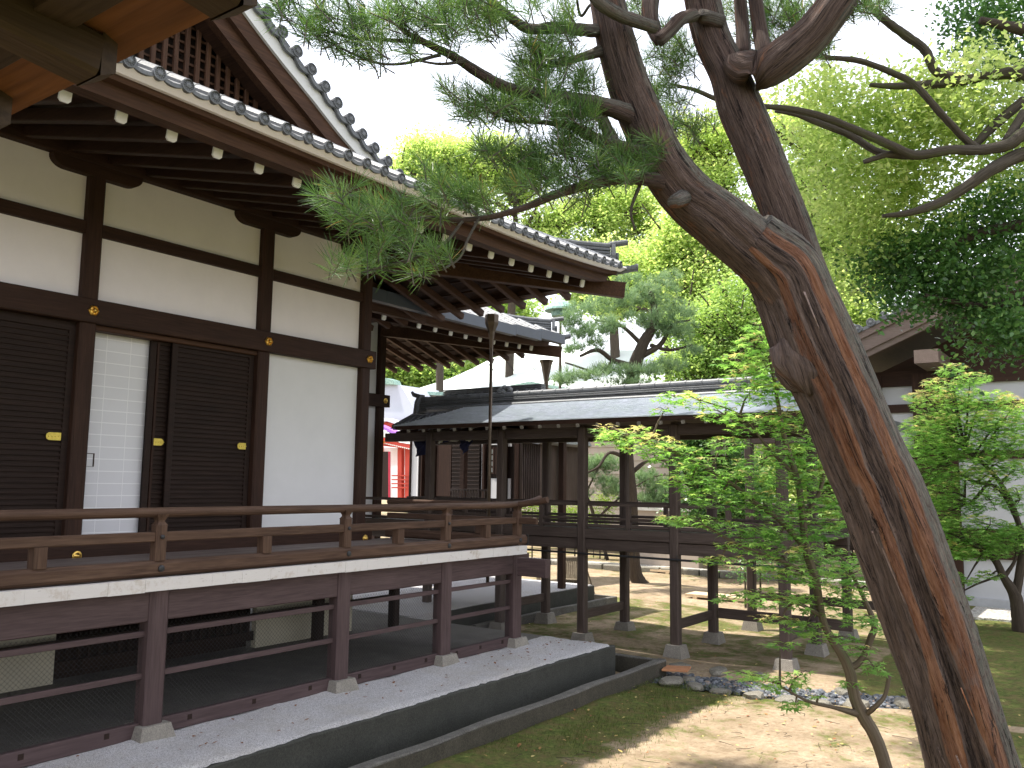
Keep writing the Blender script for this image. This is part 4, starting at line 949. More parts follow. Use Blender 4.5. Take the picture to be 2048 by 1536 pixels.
# ------------------------------------------------------------------ gabled building on the right
rb = thing('gabled_building', 'white plastered building with dark timbers and a taupe bargeboard roof behind the leaning trunk', 'gabled building', (-1, 24, 0))
YR = 22.5
MB().box(-5.0, 6.5, YR+.05, YR+6, .05, 5.2).build('plaster_wall', plain('shaded_white_plaster', (.46, .46, .48), .9, .04, 2, 40, .1), rb)  # white plaster coloured darker to imitate the roof overhang's shade
MB().prism([(-5.6, YR+.02, 5.15), (7.1, YR+.02, 5.15), (.75, YR+.02, 7.95)], (0, .2, 0)).build('gable_boarding', DARK[0], rb)
MB().box(-5.2, 6.7, YR-.06, YR+.2, -.1, .19).build('plinth', plain('grey_plinth', (.40, .40, .42)), rb)
for z0, z1, e in ((1.08, 1.76, .03), (3.35, 3.55, .02), (4.48, 4.68, .02), (5.12, 5.5, .03)): MB().box(-5.05, 6.5, YR-e, YR+.06, z0, z1).build('tie_beam', DARK[0], rb)
for x0, x1 in ((-5.15, -4.8), (-4.1, -3.17), (1.0, 1.4), (6.2, 6.6)): MB().box(x0, x1, YR-.06, YR+.06, .1, 5.4).build('pillar', DARK[2], rb)
def gab(x): return 5.72+.43*(x+5.0) if x < .75 else 5.72+.43*(6.5-x)
def gstrip(lo, hi, y0, y1, nm, mt):
    mb = MB(); X = [-5.9, -4.5, -2.5, .75, 4.0, 6.0, 7.4]; V = []
    for x in X:
        c = .05*abs(x-.75)*.5; V += [(x, y0, gab(x)+lo+c*.3), (x, y0, gab(x)+hi+c*.3), (x, y1, gab(x)+hi+c*.3), (x, y1, gab(x)+lo+c*.3)]
    n_ = len(X); mb.add(V, [[i*4+j, i*4+(j+1) % 4, (i+1)*4+(j+1) % 4, (i+1)*4+j] for i in range(n_-1) for j in range(4)]+[[0, 1, 2, 3], [4*n_-1, 4*n_-2, 4*n_-3, 4*n_-4]]); return mb.build(nm, mt, rb)
gstrip(-.02, .30, 20.98, 21.1, 'bargeboard', BROWNP[0]); gstrip(.30, .46, 20.92, 21.1, 'bargeboard', BROWNP[0]); gstrip(-.16, -.02, 21.04, 21.12, 'bargeboard', BROWNP[0])
gstrip(.10, .30, 21.1, 29, 'roof_deck', DARK[1]); gstrip(.46, .54, 20.9, 29, 'tile_bed', TILE)
mb = dm = MB()
X = np.arange(-5.8, .8, .29)
for x in X: disc(dm, (x, 20.86, gab(x)+.60), (0, -1, 0), .10); mb.tube([(x, 20.86, gab(x)+.60), (x, 29, gab(x)+.60)], [.09]*2, 8, cap=False)
mb.build('roof_tiles', TILE, rb)
p = onY(1715, 655, 22.5); mb = MB()
for k in range(5): mb.box(p[0]-.25, p[0]+.25, 22.2, 29, 6.25+k*.06, 6.25+k*.06+.05)
mb.tube([(p[0], 22.2, 6.62), (p[0]-.1, 21.6, 6.72), (p[0]-.25, 21.3, 6.90)], [.08, .06, .05], 8); mb.build('ridge_tiles', TILE, rb)
MB().box(-3.75, -3.25, 20.9, 22.6, 5.45, 5.75).build('purlin_end', BROWNP[1], rb)
a, b = onY(1580, 795, 19.5), onY(1640, 822, 19.5); mb = MB(); mb.prism([(a[0], 19.5, a[2]), (b[0]+1.5, 19.5, b[2]-.25), (b[0]+1.5, 19.5, b[2]-.45), (a[0], 19.5, a[2]-.2)], (0, 2.5, 0)); disc(mb, (a[0], 19.45, a[2]+.03), (0, -1, 0), .11)
mb.build('side_eave', TILE, rb)
MB().box(-2.9, 3.5, 20.2, 22.1, -.1, .05).build('gravel_strip', PEBB, rb)
# ------------------------------------------------------------------ roof over the photographer
nr_ = thing('near_eave', 'warm brown board eave with heavy chamfered rafters hanging over the viewpoint', 'eave', (-2, 0, 3.7))
def zn(y): return 3.735-.10*(y-1.15)
mb = MB(); mb.prism([(-7, .99, zn(.99)), (3, .99, zn(.99)), (3, 1.17, zn(1.17)), (-7, 1.17, zn(1.17))], (0, 0, .035)); mb.build('outer_eave_board', NEARW[0], nr_)
MB().beam((-7, .95, zn(.95)-.005), (3, .95, zn(.95)-.005), .10, .07, .006).build('batten', NEARD[0], nr_)
for k in range(9):
    y1 = .91-k*.28; MB().prism([(-7, y1-.275, zn(y1-.275)-.0), (3, y1-.275, zn(y1-.275)), (3, y1, zn(y1)), (-7, y1, zn(y1))], (0, 0, .03)).build('soffit_board', NEARD[0], nr_)
for k in range(12):
    x = -2.10-.565*5+.565*k; mb = MB(); mb.beam((x, -2.4, zn(-2.4)-.058), (x, 1.07, zn(1.07)-.058), .115, .115, .012)
    q = np.array([x, 1.07, zn(1.07)-.058]); a_, b_ = .0575, .0575
    mb.add([q+np.array(v) for v in [(-a_, 0, -b_), (a_, 0, -b_), (a_, 0, b_), (-a_, 0, b_), (-a_+.02, .05, -b_+.03), (a_-.02, .05, -b_+.03), (a_-.02, .05, b_), (-a_+.02, .05, b_)]], [[0, 1, 5, 4], [1, 2, 6, 5], [3, 0, 4, 7], [4, 5, 6, 7]])
    mb.build('rafter', NEARD[1], nr_)
MB().prism([(-7, -2.5, 4.25), (3, -2.5, 4.25), (3, 1.25, 3.84), (-7, 1.25, 3.84)], (0, 0, .12)).build('roof_cover', TILE, nr_)
MB().beam((-7, -1.9, 3.7), (3, -1.9, 3.7), .2, .25, .02).build('wall_beam', NEARD[0], nr_)
# ------------------------------------------------------------------ the leaning umbrella pine
up = thing('umbrella_pine', 'big leaning conifer with shredding red bark and a forked trunk, its needle boughs reaching left', 'conifer tree', tuple(at(2040, 1990, 4.55)))
def bark_tube(mb, px, n=48, step=9, groove=True, seed=0):
    mi = 0 if groove else 1
    """px rows: x, y, depth, half width in photo px"""
    S = spline(px, step); P = np.array([at(a, b, d) for a, b, d, r in S]); Rr = np.array([r*d/F for a, b, d, r in S])
    # resample finely
    L = np.concatenate([[0], np.cumsum(np.linalg.norm(np.diff(P, axis=0), axis=1))]); m = max(12, int(L[-1]/.03))
    l = np.linspace(0, L[-1], m); P = np.stack([np.interp(l, L, P[:, k]) for k in range(3)], 1); Rr = np.interp(l, L, Rr)
    T = np.gradient(P, axis=0); T /= np.linalg.norm(T, axis=1)[:, None]
    rs = np.random.default_rng(seed); th = np.arange(n)/n*2*np.pi
    ph = rs.uniform(0, 6.28, 14); fr = np.array([3, 5, 7, 9, 11, 14, 17, 19, 23, 4, 6, 2, 29, 37]); am = np.array([.025, .02, .018, .018, .016, .014, .012, .010, .008, .015, .012, .03, .006, .005])
    V = []; UV = []; right = RM @ np.array([1, 0, 0])
    for i in range(m):
        a = nrm(right-T[i]*T[i].dot(right)); b = np.cross(T[i], a)
        if b.dot(EYE-P[i]) < 0: b = -b
        wz = l[i]
        rr = np.ones(n)
        for k in range(14): rr += am[k]*np.sin(fr[k]*th+ph[k]+wz*(1.2*math.sin(k*2.1))+.7*math.sin(wz*(1.5+k*.37)+k))
        rr += .05*np.sin(wz*2.1+th*2+seed)*.5
        if groove:
            g = np.exp(-((th-2*np.pi*(.275+.012*math.sin(wz*1.3)))/.19)**2)*.15*np.clip((wz-.15)*2, 0, 1)*np.clip((3.05-wz)*1.5, 0, 1); rr -= g
            rr += np.exp(-((th-2*np.pi*.20)/.16)**2)*.05
        rr += rs.normal(size=n)*.004
        V.append(P[i]+(np.cos(th)*rr*Rr[i])[:, None]*a+(np.sin(th)*rr*Rr[i])[:, None]*b)
        u = th/2/np.pi; UV.append(np.stack([np.where(u < .75, u, u-1), np.full(n, l[i])], 1))
    Fc = [[i*n+j, i*n+(j+1) % n, (i+1)*n+(j+1) % n, (i+1)*n+j] for i in range(m-1) for j in range(n)]+[list(range(n-1, -1, -1)), [(m-1)*n+j for j in range(n)]]
    mb.add(np.concatenate(V), Fc, mi, np.concatenate(UV))
mb = MB()
bark_tube(mb, [(2052, 2010, 4.6, 150), (2012, 1800, 4.58, 108), (1975, 1650, 4.55, 92), (1945, 1536, 4.52, 84), (1890, 1350, 4.5, 80), (1838, 1200, 4.5, 80), (1767, 1000, 4.5, 77), (1722, 900, 4.5, 76), (1674, 780, 4.5, 76), (1632, 690, 4.5, 78), (1595, 600, 4.5, 74), (1560, 530, 4.5, 72), (1500, 476, 4.48, 62)], 72, seed=1)
bark_tube(mb, [(1585, 590, 4.5, 62), (1530, 520, 4.47, 58), (1455, 455, 4.45, 56), (1385, 400, 4.45, 52), (1335, 340, 4.43, 50), (1300, 270, 4.4, 46), (1262, 180, 4.4, 42), (1235, 90, 4.38, 38), (1215, 0, 4.36, 34), (1195, -120, 4.3, 30), (1170, -300, 4.2, 24), (1190, -520, 4.2, 15), (1180, -720, 4.2, 6)], 56, groove=False, seed=2)
bark_tube(mb, [(1640, 660, 4.58, 56), (1612, 560, 4.6, 46), (1580, 460, 4.62, 44), (1545, 370, 4.64, 42), (1510, 285, 4.66, 42), (1480, 215, 4.68, 42), (1458, 150, 4.7, 36), (1425, 80, 4.72, 34), (1405, 0, 4.72, 32), (1385, -120, 4.7, 28), (1380, -300, 4.7, 22), (1410, -520, 4.7, 13), (1400, -700, 4.7, 5)], 56, groove=False, seed=3)
bark_tube(mb, [(1470, 110, 4.56, 20), (1476, 125, 4.56, 33), (1510, 142, 4.54, 38), (1560, 120, 4.5, 40), (1610, 82, 4.46, 38), (1652, 35, 4.42, 36), (1690, -20, 4.4, 34), (1740, -140, 4.35, 26), (1760, -300, 4.3, 17), (1820, -470, 4.3, 7)], 48, groove=False, seed=4)
bark_tube(mb, [(1488, 110, 4.75, 14), (1484, 50, 4.8, 13), (1480, 0, 4.8, 12), (1470, -80, 4.8, 11)], 20, groove=False, seed=5)
bark_tube(mb, [(1530, 110, 4.7, 16), (1520, 55, 4.75, 14), (1512, 0, 4.78, 13), (1500, -80, 4.8, 12)], 20, groove=False, seed=6)
bark_tube(mb, [(1318, 85, 4.6, 9), (1312, 68, 4.62, 13), (1300, 30, 4.65, 16), (1305, -20, 4.7, 16), (1320, -90, 4.7, 14)], 20, groove=False, seed=7)
bark_tube(mb, [(1440, 45, 4.66, 16), (1400, 32, 4.6, 14), (1365, 36, 4.56, 13), (1340, 60, 4.54, 13), (1318, 82, 4.52, 12)], 24, groove=False, seed=8)
# burl and branch stub
c = at(1598, 732, 4.47)
V = []; nb_, mb_ = 22, 12
for i in range(mb_+1):
    for j in range(nb_):
        a, b = math.pi*i/mb_, 2*math.pi*j/nb_; r = .125*(1+.10*math.sin(3*b+2*a)+.07*math.sin(5*b-4*a)+.04*math.sin(9*a+3*b)); q_ = r*np.array([math.sin(a)*math.cos(b), math.sin(a)*math.sin(b), 1.2*math.cos(a)]); V.append(c+q_+np.array([-.25, -.2, 0])*q_[2])
mb.add(V, [[i*nb_+j, i*nb_+(j+1) % nb_, (i+1)*nb_+(j+1) % nb_, (i+1)*nb_+j] for i in range(mb_) for j in range(nb_)], 0, [[.62+.02*(k % nb_), .03*(k//nb_)] for k in range(len(V))])
mb.tube([at(1368, 395, 4.36), at(1352, 402, 4.22), at(1346, 404, 4.18)], [.045, .036, .030], 14)
# loose bark strips hanging off
for k in range(10):
    t = rng.random(); x0, y0 = 1500+t*420, 520+t*1000; x0 = np.interp(y0, [520, 600, 780, 1000, 1200, 1350, 1536], [1530, 1600, 1672, 1766, 1838, 1890, 1945])+rng.uniform(-72, 72)
    d = 4.5-math.sqrt(max(0, 1-((x0-np.interp(y0, [520, 600, 780, 1000, 1200, 1350, 1536], [1530, 1600, 1672, 1766, 1838, 1890, 1945]))/80)**2))*.205-.006
    L = rng.uniform(30, 110); w_ = rng.uniform(.003, .011)
    p = [at(x0+L*s_*.42, y0+L*s_, d-.014*math.sin(s_*3.14)-(.02*s_ if rng.random() < .3 else 0)) for s_ in (0, .35, .7, 1)]
    sd = RM @ np.array([1, -.4, 0])*w_; Q = [q+sd*(1-.6*(i/3)) for i, q in enumerate(p)]; uvx = rng.uniform(.22, .30)
    mb.add(p+Q, [[i, i+1, 5+i, 4+i] for i in range(3)], 0, [[uvx, i*.03+t*3] for i in range(4)]*2)
tk = mb.build('trunk', [BARKR, BARKU], up, smooth=True)
# boughs
mb = MB(); BR = {}
BR['b1'] = limb(mb, [(1212, 62, 4.4, 15), (1165, 60, 4.3, 13), (1110, 55, 4.2, 12), (1060, 58, 4.1, 11), (1025, 38, 4.0, 9), (990, 8, 3.95, 8), (940, -40, 3.9, 6)])
limb(mb, [(1215, 98, 4.4, 15), (1170, 112, 4.35, 9), (1135, 122, 4.3, 7), (1090, 132, 4.25, 5), (1040, 120, 4.2, 3)])
BR['b3'] = limb(mb, [(1285, 245, 4.4, 24), (1240, 222, 4.3, 19), (1190, 207, 4.2, 16), (1100, 192, 4.1, 14), (1020, 178, 4.0, 12), (965, 150, 3.95, 11), (905, 112, 3.9, 9), (850, 85, 3.85, 7), (805, 58, 3.8, 5), (795, 20, 3.8, 4), (790, -30, 3.8, 3)])
limb(mb, [(850, 85, 3.85, 5), (780, 80, 3.8, 4), (700, 75, 3.75, 3.5), (640, 55, 3.7, 2)]); limb(mb, [(880, 110, 3.88, 4), (800, 128, 3.8, 3), (740, 122, 3.75, 2.5), (660, 85, 3.7, 2), (610, 62, 3.7, 1.2)])
limb(mb, [(930, 122, 3.9, 4), (880, 128, 3.85, 3), (820, 118, 3.8, 2)])
BR['b4'] = limb(mb, [(1345, 350, 4.42, 34), (1290, 318, 4.36, 28), (1240, 300, 4.3, 20), (1200, 282, 4.25, 12), (1165, 262, 4.2, 10), (1140, 252, 4.15, 8), (1090, 245, 4.1, 5), (1010, 242, 4.0, 3)], rough=.3)
limb(mb, [(1230, 292, 4.3, 14), (1212, 255, 4.3, 13), (1190, 225, 4.25, 11), (1120, 232, 4.2, 4)])
BR['b5'] = limb(mb, [(1375, 395, 4.45, 34), (1330, 366, 4.38, 20), (1260, 356, 4.25, 13), (1190, 366, 4.15, 11), (1120, 386, 4.05, 9), (1060, 411, 3.95, 7), (990, 432, 3.9, 6), (920, 440, 3.85, 5), (860, 436, 3.8, 4), (800, 440, 3.75, 3), (740, 432, 3.7, 2.5), (680, 408, 3.65, 2)])
limb(mb, [(958, 436, 3.86, 3), (935, 480, 3.83, 2.6), (920, 515, 3.8, 2.2), (885, 540, 3.78, 2)]); limb(mb, [(925, 442, 3.84, 3), (890, 485, 3.8, 3), (840, 512, 3.75, 3), (780, 530, 3.72, 2.5), (725, 545, 3.7, 1.5)])
limb(mb, [(1180, 10, 4.2, 3), (1160, 30, 4.3, 3), (1150, -40, 4.1, 2)]); limb(mb, [(1310, 55, 4.3, 12), (1240, 30, 4.15, 13), (1195, 0, 4.05, 13), (1150, -60, 4.0, 12)])
limb(mb, [(1280, 370, 4.3, 4), (1262, 420, 4.3, 3), (1270, 460, 4.3, 2)])
# needles: brushes of radial blades along short shoots
clus = []   # (x, y, depth, spread px, shoots)
def C(x, y, d, r, n, ry=None): clus.append((x, y, d, r, ry or r, n))
for x, y, d, r, n in ((585, 20, 3.7, 30, 6), (640, 40, 3.7, 40, 8), (700, 30, 3.75, 45, 9), (660, 80, 3.7, 28, 4), (620, 70, 3.7, 12, 2), (750, 70, 3.75, 40, 7), (810, 30, 3.8, 45, 10), (870, 40, 3.85, 40, 9), (930, 30, 3.9, 35, 8), (900, 80, 3.9, 30, 5), (760, 115, 3.78, 26, 4), (700, 110, 3.75, 22, 3), (820, 105, 3.8, 22, 3), (960, 75, 3.95, 24, 4), (1000, 30, 4.0, 30, 5), (960, 5, 3.9, 40, 7), (1060, 20, 4.1, 24, 3), (560, -10, 3.7, 25, 4),
    (1085, 100, 4.15, 30, 6), (1060, 140, 4.15, 34, 7), (1100, 155, 4.2, 36, 8), (1050, 180, 4.1, 25, 5), (1130, 60, 4.2, 26, 5), (1150, 150, 4.25, 32, 6), (1000, 60, 4.05, 14, 3), (1170, 180, 4.3, 28, 6), (1120, 110, 4.2, 26, 5), (1130, 30, 4.2, 22, 3),
    (940, 220, 3.95, 26, 6), (980, 235, 4.0, 26, 6), (1020, 225, 4.05, 30, 8), (960, 200, 4.0, 26, 4), (905, 190, 3.95, 8, 2), (1060, 240, 4.1, 24, 5), (1090, 215, 4.1, 28, 6), (1130, 240, 4.15, 34, 8), (1180, 240, 4.2, 30, 7), (1140, 285, 4.2, 30, 8), (1180, 310, 4.25, 34, 9), (1130, 330, 4.15, 36, 9), (1080, 320, 4.1, 32, 8), (1040, 335, 4.05, 30, 7), (1000, 320, 4.0, 24, 5), (1220, 330, 4.3, 36, 9), (1190, 360, 4.2, 36, 8), (1250, 300, 4.3, 26, 6), (1100, 370, 4.1, 34, 7), (1050, 380, 4.0, 28, 5), (970, 305, 4.0, 14, 3), (1160, 400, 4.15, 22, 4), (1260, 360, 4.15, 20, 3),
    (870, 365, 3.85, 20, 4), (900, 385, 3.85, 26, 6), (935, 400, 3.88, 26, 6), (890, 420, 3.85, 22, 5), (850, 405, 3.8, 18, 4), (970, 410, 3.9, 18, 4), (860, 345, 3.85, 10, 2),
    (650, 405, 3.62, 14, 3), (685, 395, 3.64, 16, 4), (670, 435, 3.62, 18, 4), (715, 430, 3.66, 20, 5), (755, 425, 3.7, 22, 6), (740, 455, 3.66, 20, 4), (790, 430, 3.72, 22, 6), (820, 450, 3.72, 16, 4), (830, 470, 3.7, 12, 3), (785, 465, 3.7, 14, 3), (700, 460, 3.64, 12, 3),
    (770, 505, 3.7, 16, 4), (815, 505, 3.72, 16, 4), (730, 525, 3.7, 18, 4), (690, 540, 3.68, 14, 3), (665, 540, 3.68, 8, 2), (760, 540, 3.7, 12, 2), (835, 545, 3.72, 16, 4), (870, 525, 3.76, 14, 4), (895, 520, 3.78, 8, 2),
    (1340, 90, 4.9, 36, 8), (1330, 150, 5.0, 40, 9), (1370, 120, 5.0, 36, 8), (1300, 200, 5.0, 30, 6), (1350, 200, 5.0, 30, 5), (1390, 265, 5.0, 22, 5), (1420, 250, 5.0, 12, 2), (1360, 255, 5.0, 14, 3), (1530, 40, 5.1, 40, 9), (1560, 70, 5.1, 36, 7), (1500, 80, 5.1, 26, 5), (1600, 40, 5.0, 34, 7), (1640, 80, 4.8, 26, 6), (1560, 20, 5.0, 30, 7), (1680, 40, 4.6, 24, 6), (1650, 110, 4.7, 14, 3), (1720, 10, 4.5, 28, 7), (1760, 15, 4.5, 20, 4), (1450, 20, 5.1, 30, 5), (1270, 20, 4.9, 30, 6), (1250, 110, 4.7, 16, 3), (1620, 10, 5.0, 36, 6), (1540, 145, 4.8, 10, 2),
    (1310, 310, 4.25, 26, 4), (1340, 250, 4.6, 16, 3), (1280, 330, 4.2, 20, 3)):
    C(x, y, d, r, n)
nv = [(-.007, 0, .08), (.007, 0, .08), (.0135, 0, .5), (-.0135, 0, .5), (.004, .03, 1.0), (-.004, .03, 1.0)]; nf = [[0, 1, 2, 3], [3, 2, 4, 5]]
P, Rt, S, T = [], [], [], []; tw = mb
for x, y, d, r, ry, n in clus:
    for k in range(int(n*(1.0 if (x < 905 and y > 340) else 2.2))):
        a = rng.random()*6.28; q = math.sqrt(rng.random()); px_, py_ = x+r*q*math.cos(a), y+ry*q*math.sin(a); dd = d+rng.normal()*.10
        o = at(px_, py_, dd); ax = nrm(RM @ np.array([rng.normal()*.8-.5, -.9+rng.normal()*.5, -.35+rng.normal()*.7])); L = rng.uniform(.05, .11)
        tw.tube([o-ax*L*.6, o, o+ax*L*.8], [.0035, .003, .002], 5, cap=False)
        m_ = 46; t = rng.random(m_); base = o+ax*((t-.3)*L)[:, None]
        rd = rng.normal(size=(m_, 3)); rd -= ax*(rd@ax)[:, None]; rd /= np.linalg.norm(rd, axis=1)[:, None]
        spread = .35+1.0*(1-t)+rng.normal(size=m_)*.12; dr = ax[None]*np.cos(spread)[:, None]+rd*np.sin(spread)[:, None]
        xx = np.cross(dr, rng.normal(size=(m_, 3))); xx /= np.linalg.norm(xx, axis=1)[:, None]; yy = np.cross(dr, xx)
        P.append(base); Rt.append(np.stack([xx, yy, dr], 2)); S.append(rng.uniform(.065, .112, m_)); T.append(np.clip(rng.normal(.48, .2)+rng.normal(size=m_)*.12+(.9 if rng.random() < .0 else 0), 0, .93)+(rng.random(m_) < .02)*.5)
mb.build('boughs', BARKU, up, smooth=True)
scatter('needles', nv, nf, np.concatenate(P), np.concatenate(Rt), np.concatenate(S), np.concatenate(T), L_NEEDLE, up)
# unseen crown foliage added above the picture to shade the yard
def blobs_leaves(B, per, spread, size, tilt=.9, pts=None):
    """B rows: centre xyz, radius; clumpy shells of leaves"""
    P, T = [], []
    for c, r, n in B:
        r = np.array(r)*np.ones(3)
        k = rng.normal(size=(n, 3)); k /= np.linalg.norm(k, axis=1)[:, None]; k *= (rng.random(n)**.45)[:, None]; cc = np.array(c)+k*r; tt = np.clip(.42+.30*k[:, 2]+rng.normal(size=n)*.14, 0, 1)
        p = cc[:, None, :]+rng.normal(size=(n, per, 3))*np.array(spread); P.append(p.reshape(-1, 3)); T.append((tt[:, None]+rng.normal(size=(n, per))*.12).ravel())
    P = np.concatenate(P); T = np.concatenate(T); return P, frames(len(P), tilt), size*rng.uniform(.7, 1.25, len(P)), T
leaf_v = [(-.5, 0, 0), (0, -.24, .04), (.5, 0, -.03), (0, .24, .04)]; leaf_f = [[0, 1, 2, 3]]
quad_v = [(-.5, -.12, 0), (.1, -.33, .05), (.5, 0, -.06), (.1, .33, .05), (-.5, .12, 0)]; quad_f = [[0, 1, 2, 3, 4]]
def pxB(rows):
    out = []
    for x, y, d, rx, ry, n in rows: out.append((at(x, y, d), (rx*d/F, rx*d/F*.9, ry*d/F), n))
    return out
B = [((-2.2, 5.6, 7.8), (1.3, 1.2, .7), 60), ((-.9, 7.2, 8.4), (1.3, 1.5, .8), 70), ((-2.9, 6.6, 9.2), (.9, 1.2, .6), 24), ((.2, 5.2, 8), (1.4, 1.6, .8), 60), ((-1.9, 3.0, 7.8), (1.6, 1.4, .7), 60), ((-4.6, 6.2, 10.6), (1.3, 1.2, .8), 34), ((-3.2, 6.6, 10.4), (1.3, 1.4, .8), 50), ((-2.6, 8.2, 11.4), (1.6, 1.5, .8), 60), ((-4.6, 8.6, 12.2), (1.6, 1.5, .8), 50), ((-5.2, 10.2, 13.4), (1.8, 1.6, .8), 60), ((-3.4, 11.0, 13.6), (1.8, 1.8, .8), 70), ((-4.0, 13.4, 15.4), (2.0, 1.8, .9), 80)]
P_, R_, S_, T_ = blobs_leaves(B, 42, (.14, .14, .08), .10)
scatter('added_shade_foliage', leaf_v, leaf_f, P_, R_, S_*np.where(rng.random(len(S_)) < .5, 1, 1.0), T_, L_NEEDLE, up)
# ------------------------------------------------------------------ camphor tree reaching in from the right
ct = thing('camphor_tree', 'spreading tree with mossy grey limbs and bright yellow-green leaves entering from the right', 'broadleaf tree', (.6, 11.2, 0))
mb = MB(); base = np.array([.6, 11.2, -.1])
J = at(2230, 330, 9.2)
mb.tube([base, base+(J-base)*.35+np.array([.12, .1, 0]), base+(J-base)*.7+np.array([.1, 0, 0]), J, J+np.array([.3, .5, 1.6]), J+np.array([.9, 1.2, 3.6])], [.42, .33, .29, .26, .2, .12], 20, rough=.08)
for row in ([(2230, 330, 9.2, 26), (2120, 250, 9.1, 20), (2048, 268, 9, 17), (2015, 290, 9, 15), (1960, 300, 9, 13), (1900, 300, 8.9, 12), (1830, 310, 8.9, 12), (1780, 290, 8.8, 11), (1730, 268, 8.8, 10), (1650, 235, 8.7, 9), (1580, 218, 8.7, 8), (1510, 211, 8.6, 6), (1440, 200, 8.6, 6), (1390, 180, 8.5, 5), (1340, 168, 8.5, 3)],
    [(1830, 312, 8.95, 10), (1760, 305, 9, 9), (1700, 270, 9.1, 9), (1640, 247, 9.1, 8), (1595, 230, 9.1, 6), (1550, 222, 9.1, 4)], [(1830, 312, 8.9, 8), (1780, 308, 8.9, 8), (1728, 324, 8.9, 6)],
    [(2230, 330, 9.2, 26), (2130, 300, 9.1, 22), (2048, 308, 9.1, 18), (1985, 338, 9, 16), (1930, 375, 9, 14), (1880, 405, 9, 12), (1820, 425, 9, 9), (1765, 432, 9, 5)],
    [(1960, 298, 9, 8), (1930, 278, 9, 9), (1880, 225, 8.9, 9), (1830, 170, 8.9, 8), (1790, 148, 8.9, 8), (1720, 122, 8.8, 7), (1650, 115, 8.8, 6), (1590, 110, 8.8, 5)],
    [(2230, 330, 9.2, 26), (2150, 190, 9.3, 28), (2048, 150, 9.4, 20), (1990, 150, 9.5, 12), (1900, 165, 9.5, 12), (1800, 172, 9.5, 9), (1740, 170, 9.5, 5)],
    [(1950, 160, 9.5, 10), (1875, 145, 9.5, 11), (1850, 100, 9.5, 11), (1810, 70, 9.5, 11), (1770, 40, 9.4, 10), (1735, 5, 9.4, 9), (1700, -60, 9.4, 8)],
    [(2048, 200, 9.4, 12), (1990, 250, 9.4, 12), (1940, 300, 9.3, 8)], [(2048, 225, 9.2, 12), (2010, 285, 9.1, 10)]): limb(mb, [(a, b, c, q*.8) for a, b, c, q in row], 6, 12, .14)
mb.build('limbs', BARKG, ct, smooth=True)
rows = [(1650, 190, 9.3, 70, 45, 46), (1720, 220, 9.3, 80, 50, 60), (1640, 260, 9.2, 60, 60, 44), (1700, 330, 9.0, 70, 50, 55), (1680, 390, 9.0, 45, 40, 26), (1780, 230, 9.0, 80, 60, 60), (1850, 200, 9.0, 70, 60, 50), (1930, 190, 8.6, 100, 60, 95), (1900, 250, 8.6, 80, 60, 60), (1970, 250, 8.7, 60, 50, 36), (1800, 370, 9.2, 90, 60, 62), (1750, 420, 9.3, 70, 60, 46), (1860, 340, 9.3, 90, 50, 50), (1730, 480, 9.4, 60, 40, 26), (1960, 130, 8.9, 60, 30, 24), (1600, 320, 9.3, 40, 30, 14), (2020, 330, 9.2, 60, 50, 30), (1620, 180, 9.6, 60, 30, 20), (1650, 450, 9.8, 60, 60, 40), (1760, 330, 9.6, 90, 70, 60), (1840, 430, 9.6, 80, 60, 50), (2030, 260, 9.0, 50, 60, 30), (2080, 180, 9.2, 80, 60, 40), (1690, 560, 10, 50, 50, 26)]
rows += [(1680, 260, 9.8, 130, 120, 50), (1820, 300, 9.6, 140, 130, 60), (1940, 220, 9.2, 110, 110, 44), (1740, 430, 10, 90, 90, 36)]
rows = [(a, b, c+1.1, q*1.12, u*1.12, n) for a, b, c, q, u, n in rows]
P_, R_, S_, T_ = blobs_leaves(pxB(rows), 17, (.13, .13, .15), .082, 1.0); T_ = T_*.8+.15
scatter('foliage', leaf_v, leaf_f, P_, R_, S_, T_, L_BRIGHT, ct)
B = []
for gx in np.arange(-2.7, 2.6, .95):
    for gy in np.arange(8.0, 19, 1.0):
        if gy < 11.2 and rng.random() < .45: continue
        if gx < -1.9 and gy < 12.5 and rng.random() < .5: continue
        h = 15.2+rng.uniform(-.8, 1.2); B.append(((gx-.33*h+rng.normal()*.2, gy-.14*h+rng.normal()*.2, h), (.75, .75, .4), 12 if gy < 11.2 else 18))
P_, R_, S_, T_ = blobs_leaves(B, 34, (.16, .16, .10), .13, .8)
scatter('added_shade_foliage', quad_v, quad_f, P_, R_, S_, T_, L_DARK, ct)  # unseen high leaves added along the sun's path to shade the lawn
et = thing('evergreen_oak', 'dark glossy evergreen whose drooping leaves hang over the white building at right', 'evergreen tree', (2.5, 13.5, 0))
mb = MB(); K0 = at(2330, 400, 11); b0 = np.array([2.5, 13.5, -.1]); mb.tube([b0, (b0+K0)/2+np.array([.2, 0, 0]), K0, K0+np.array([0, .3, 3])], [.4, .33, .28, .15], 16, rough=.08)
for row in ([(2330, 400, 11, 30), (2200, 430, 10.8, 20), (2048, 450, 10.6, 14), (1950, 470, 10.5, 9), (1850, 520, 10.4, 6)], [(2330, 400, 11, 30), (2200, 560, 10.8, 18), (2048, 600, 10.4, 12), (1950, 610, 10.3, 7), (1850, 590, 10.2, 4)], [(2330, 400, 11, 30), (2220, 100, 11, 20), (2048, 60, 11, 12), (1960, 40, 11, 7)]): limb(mb, row, 6, 10, .12)
mb.build('limbs', BARKD, et, smooth=True)
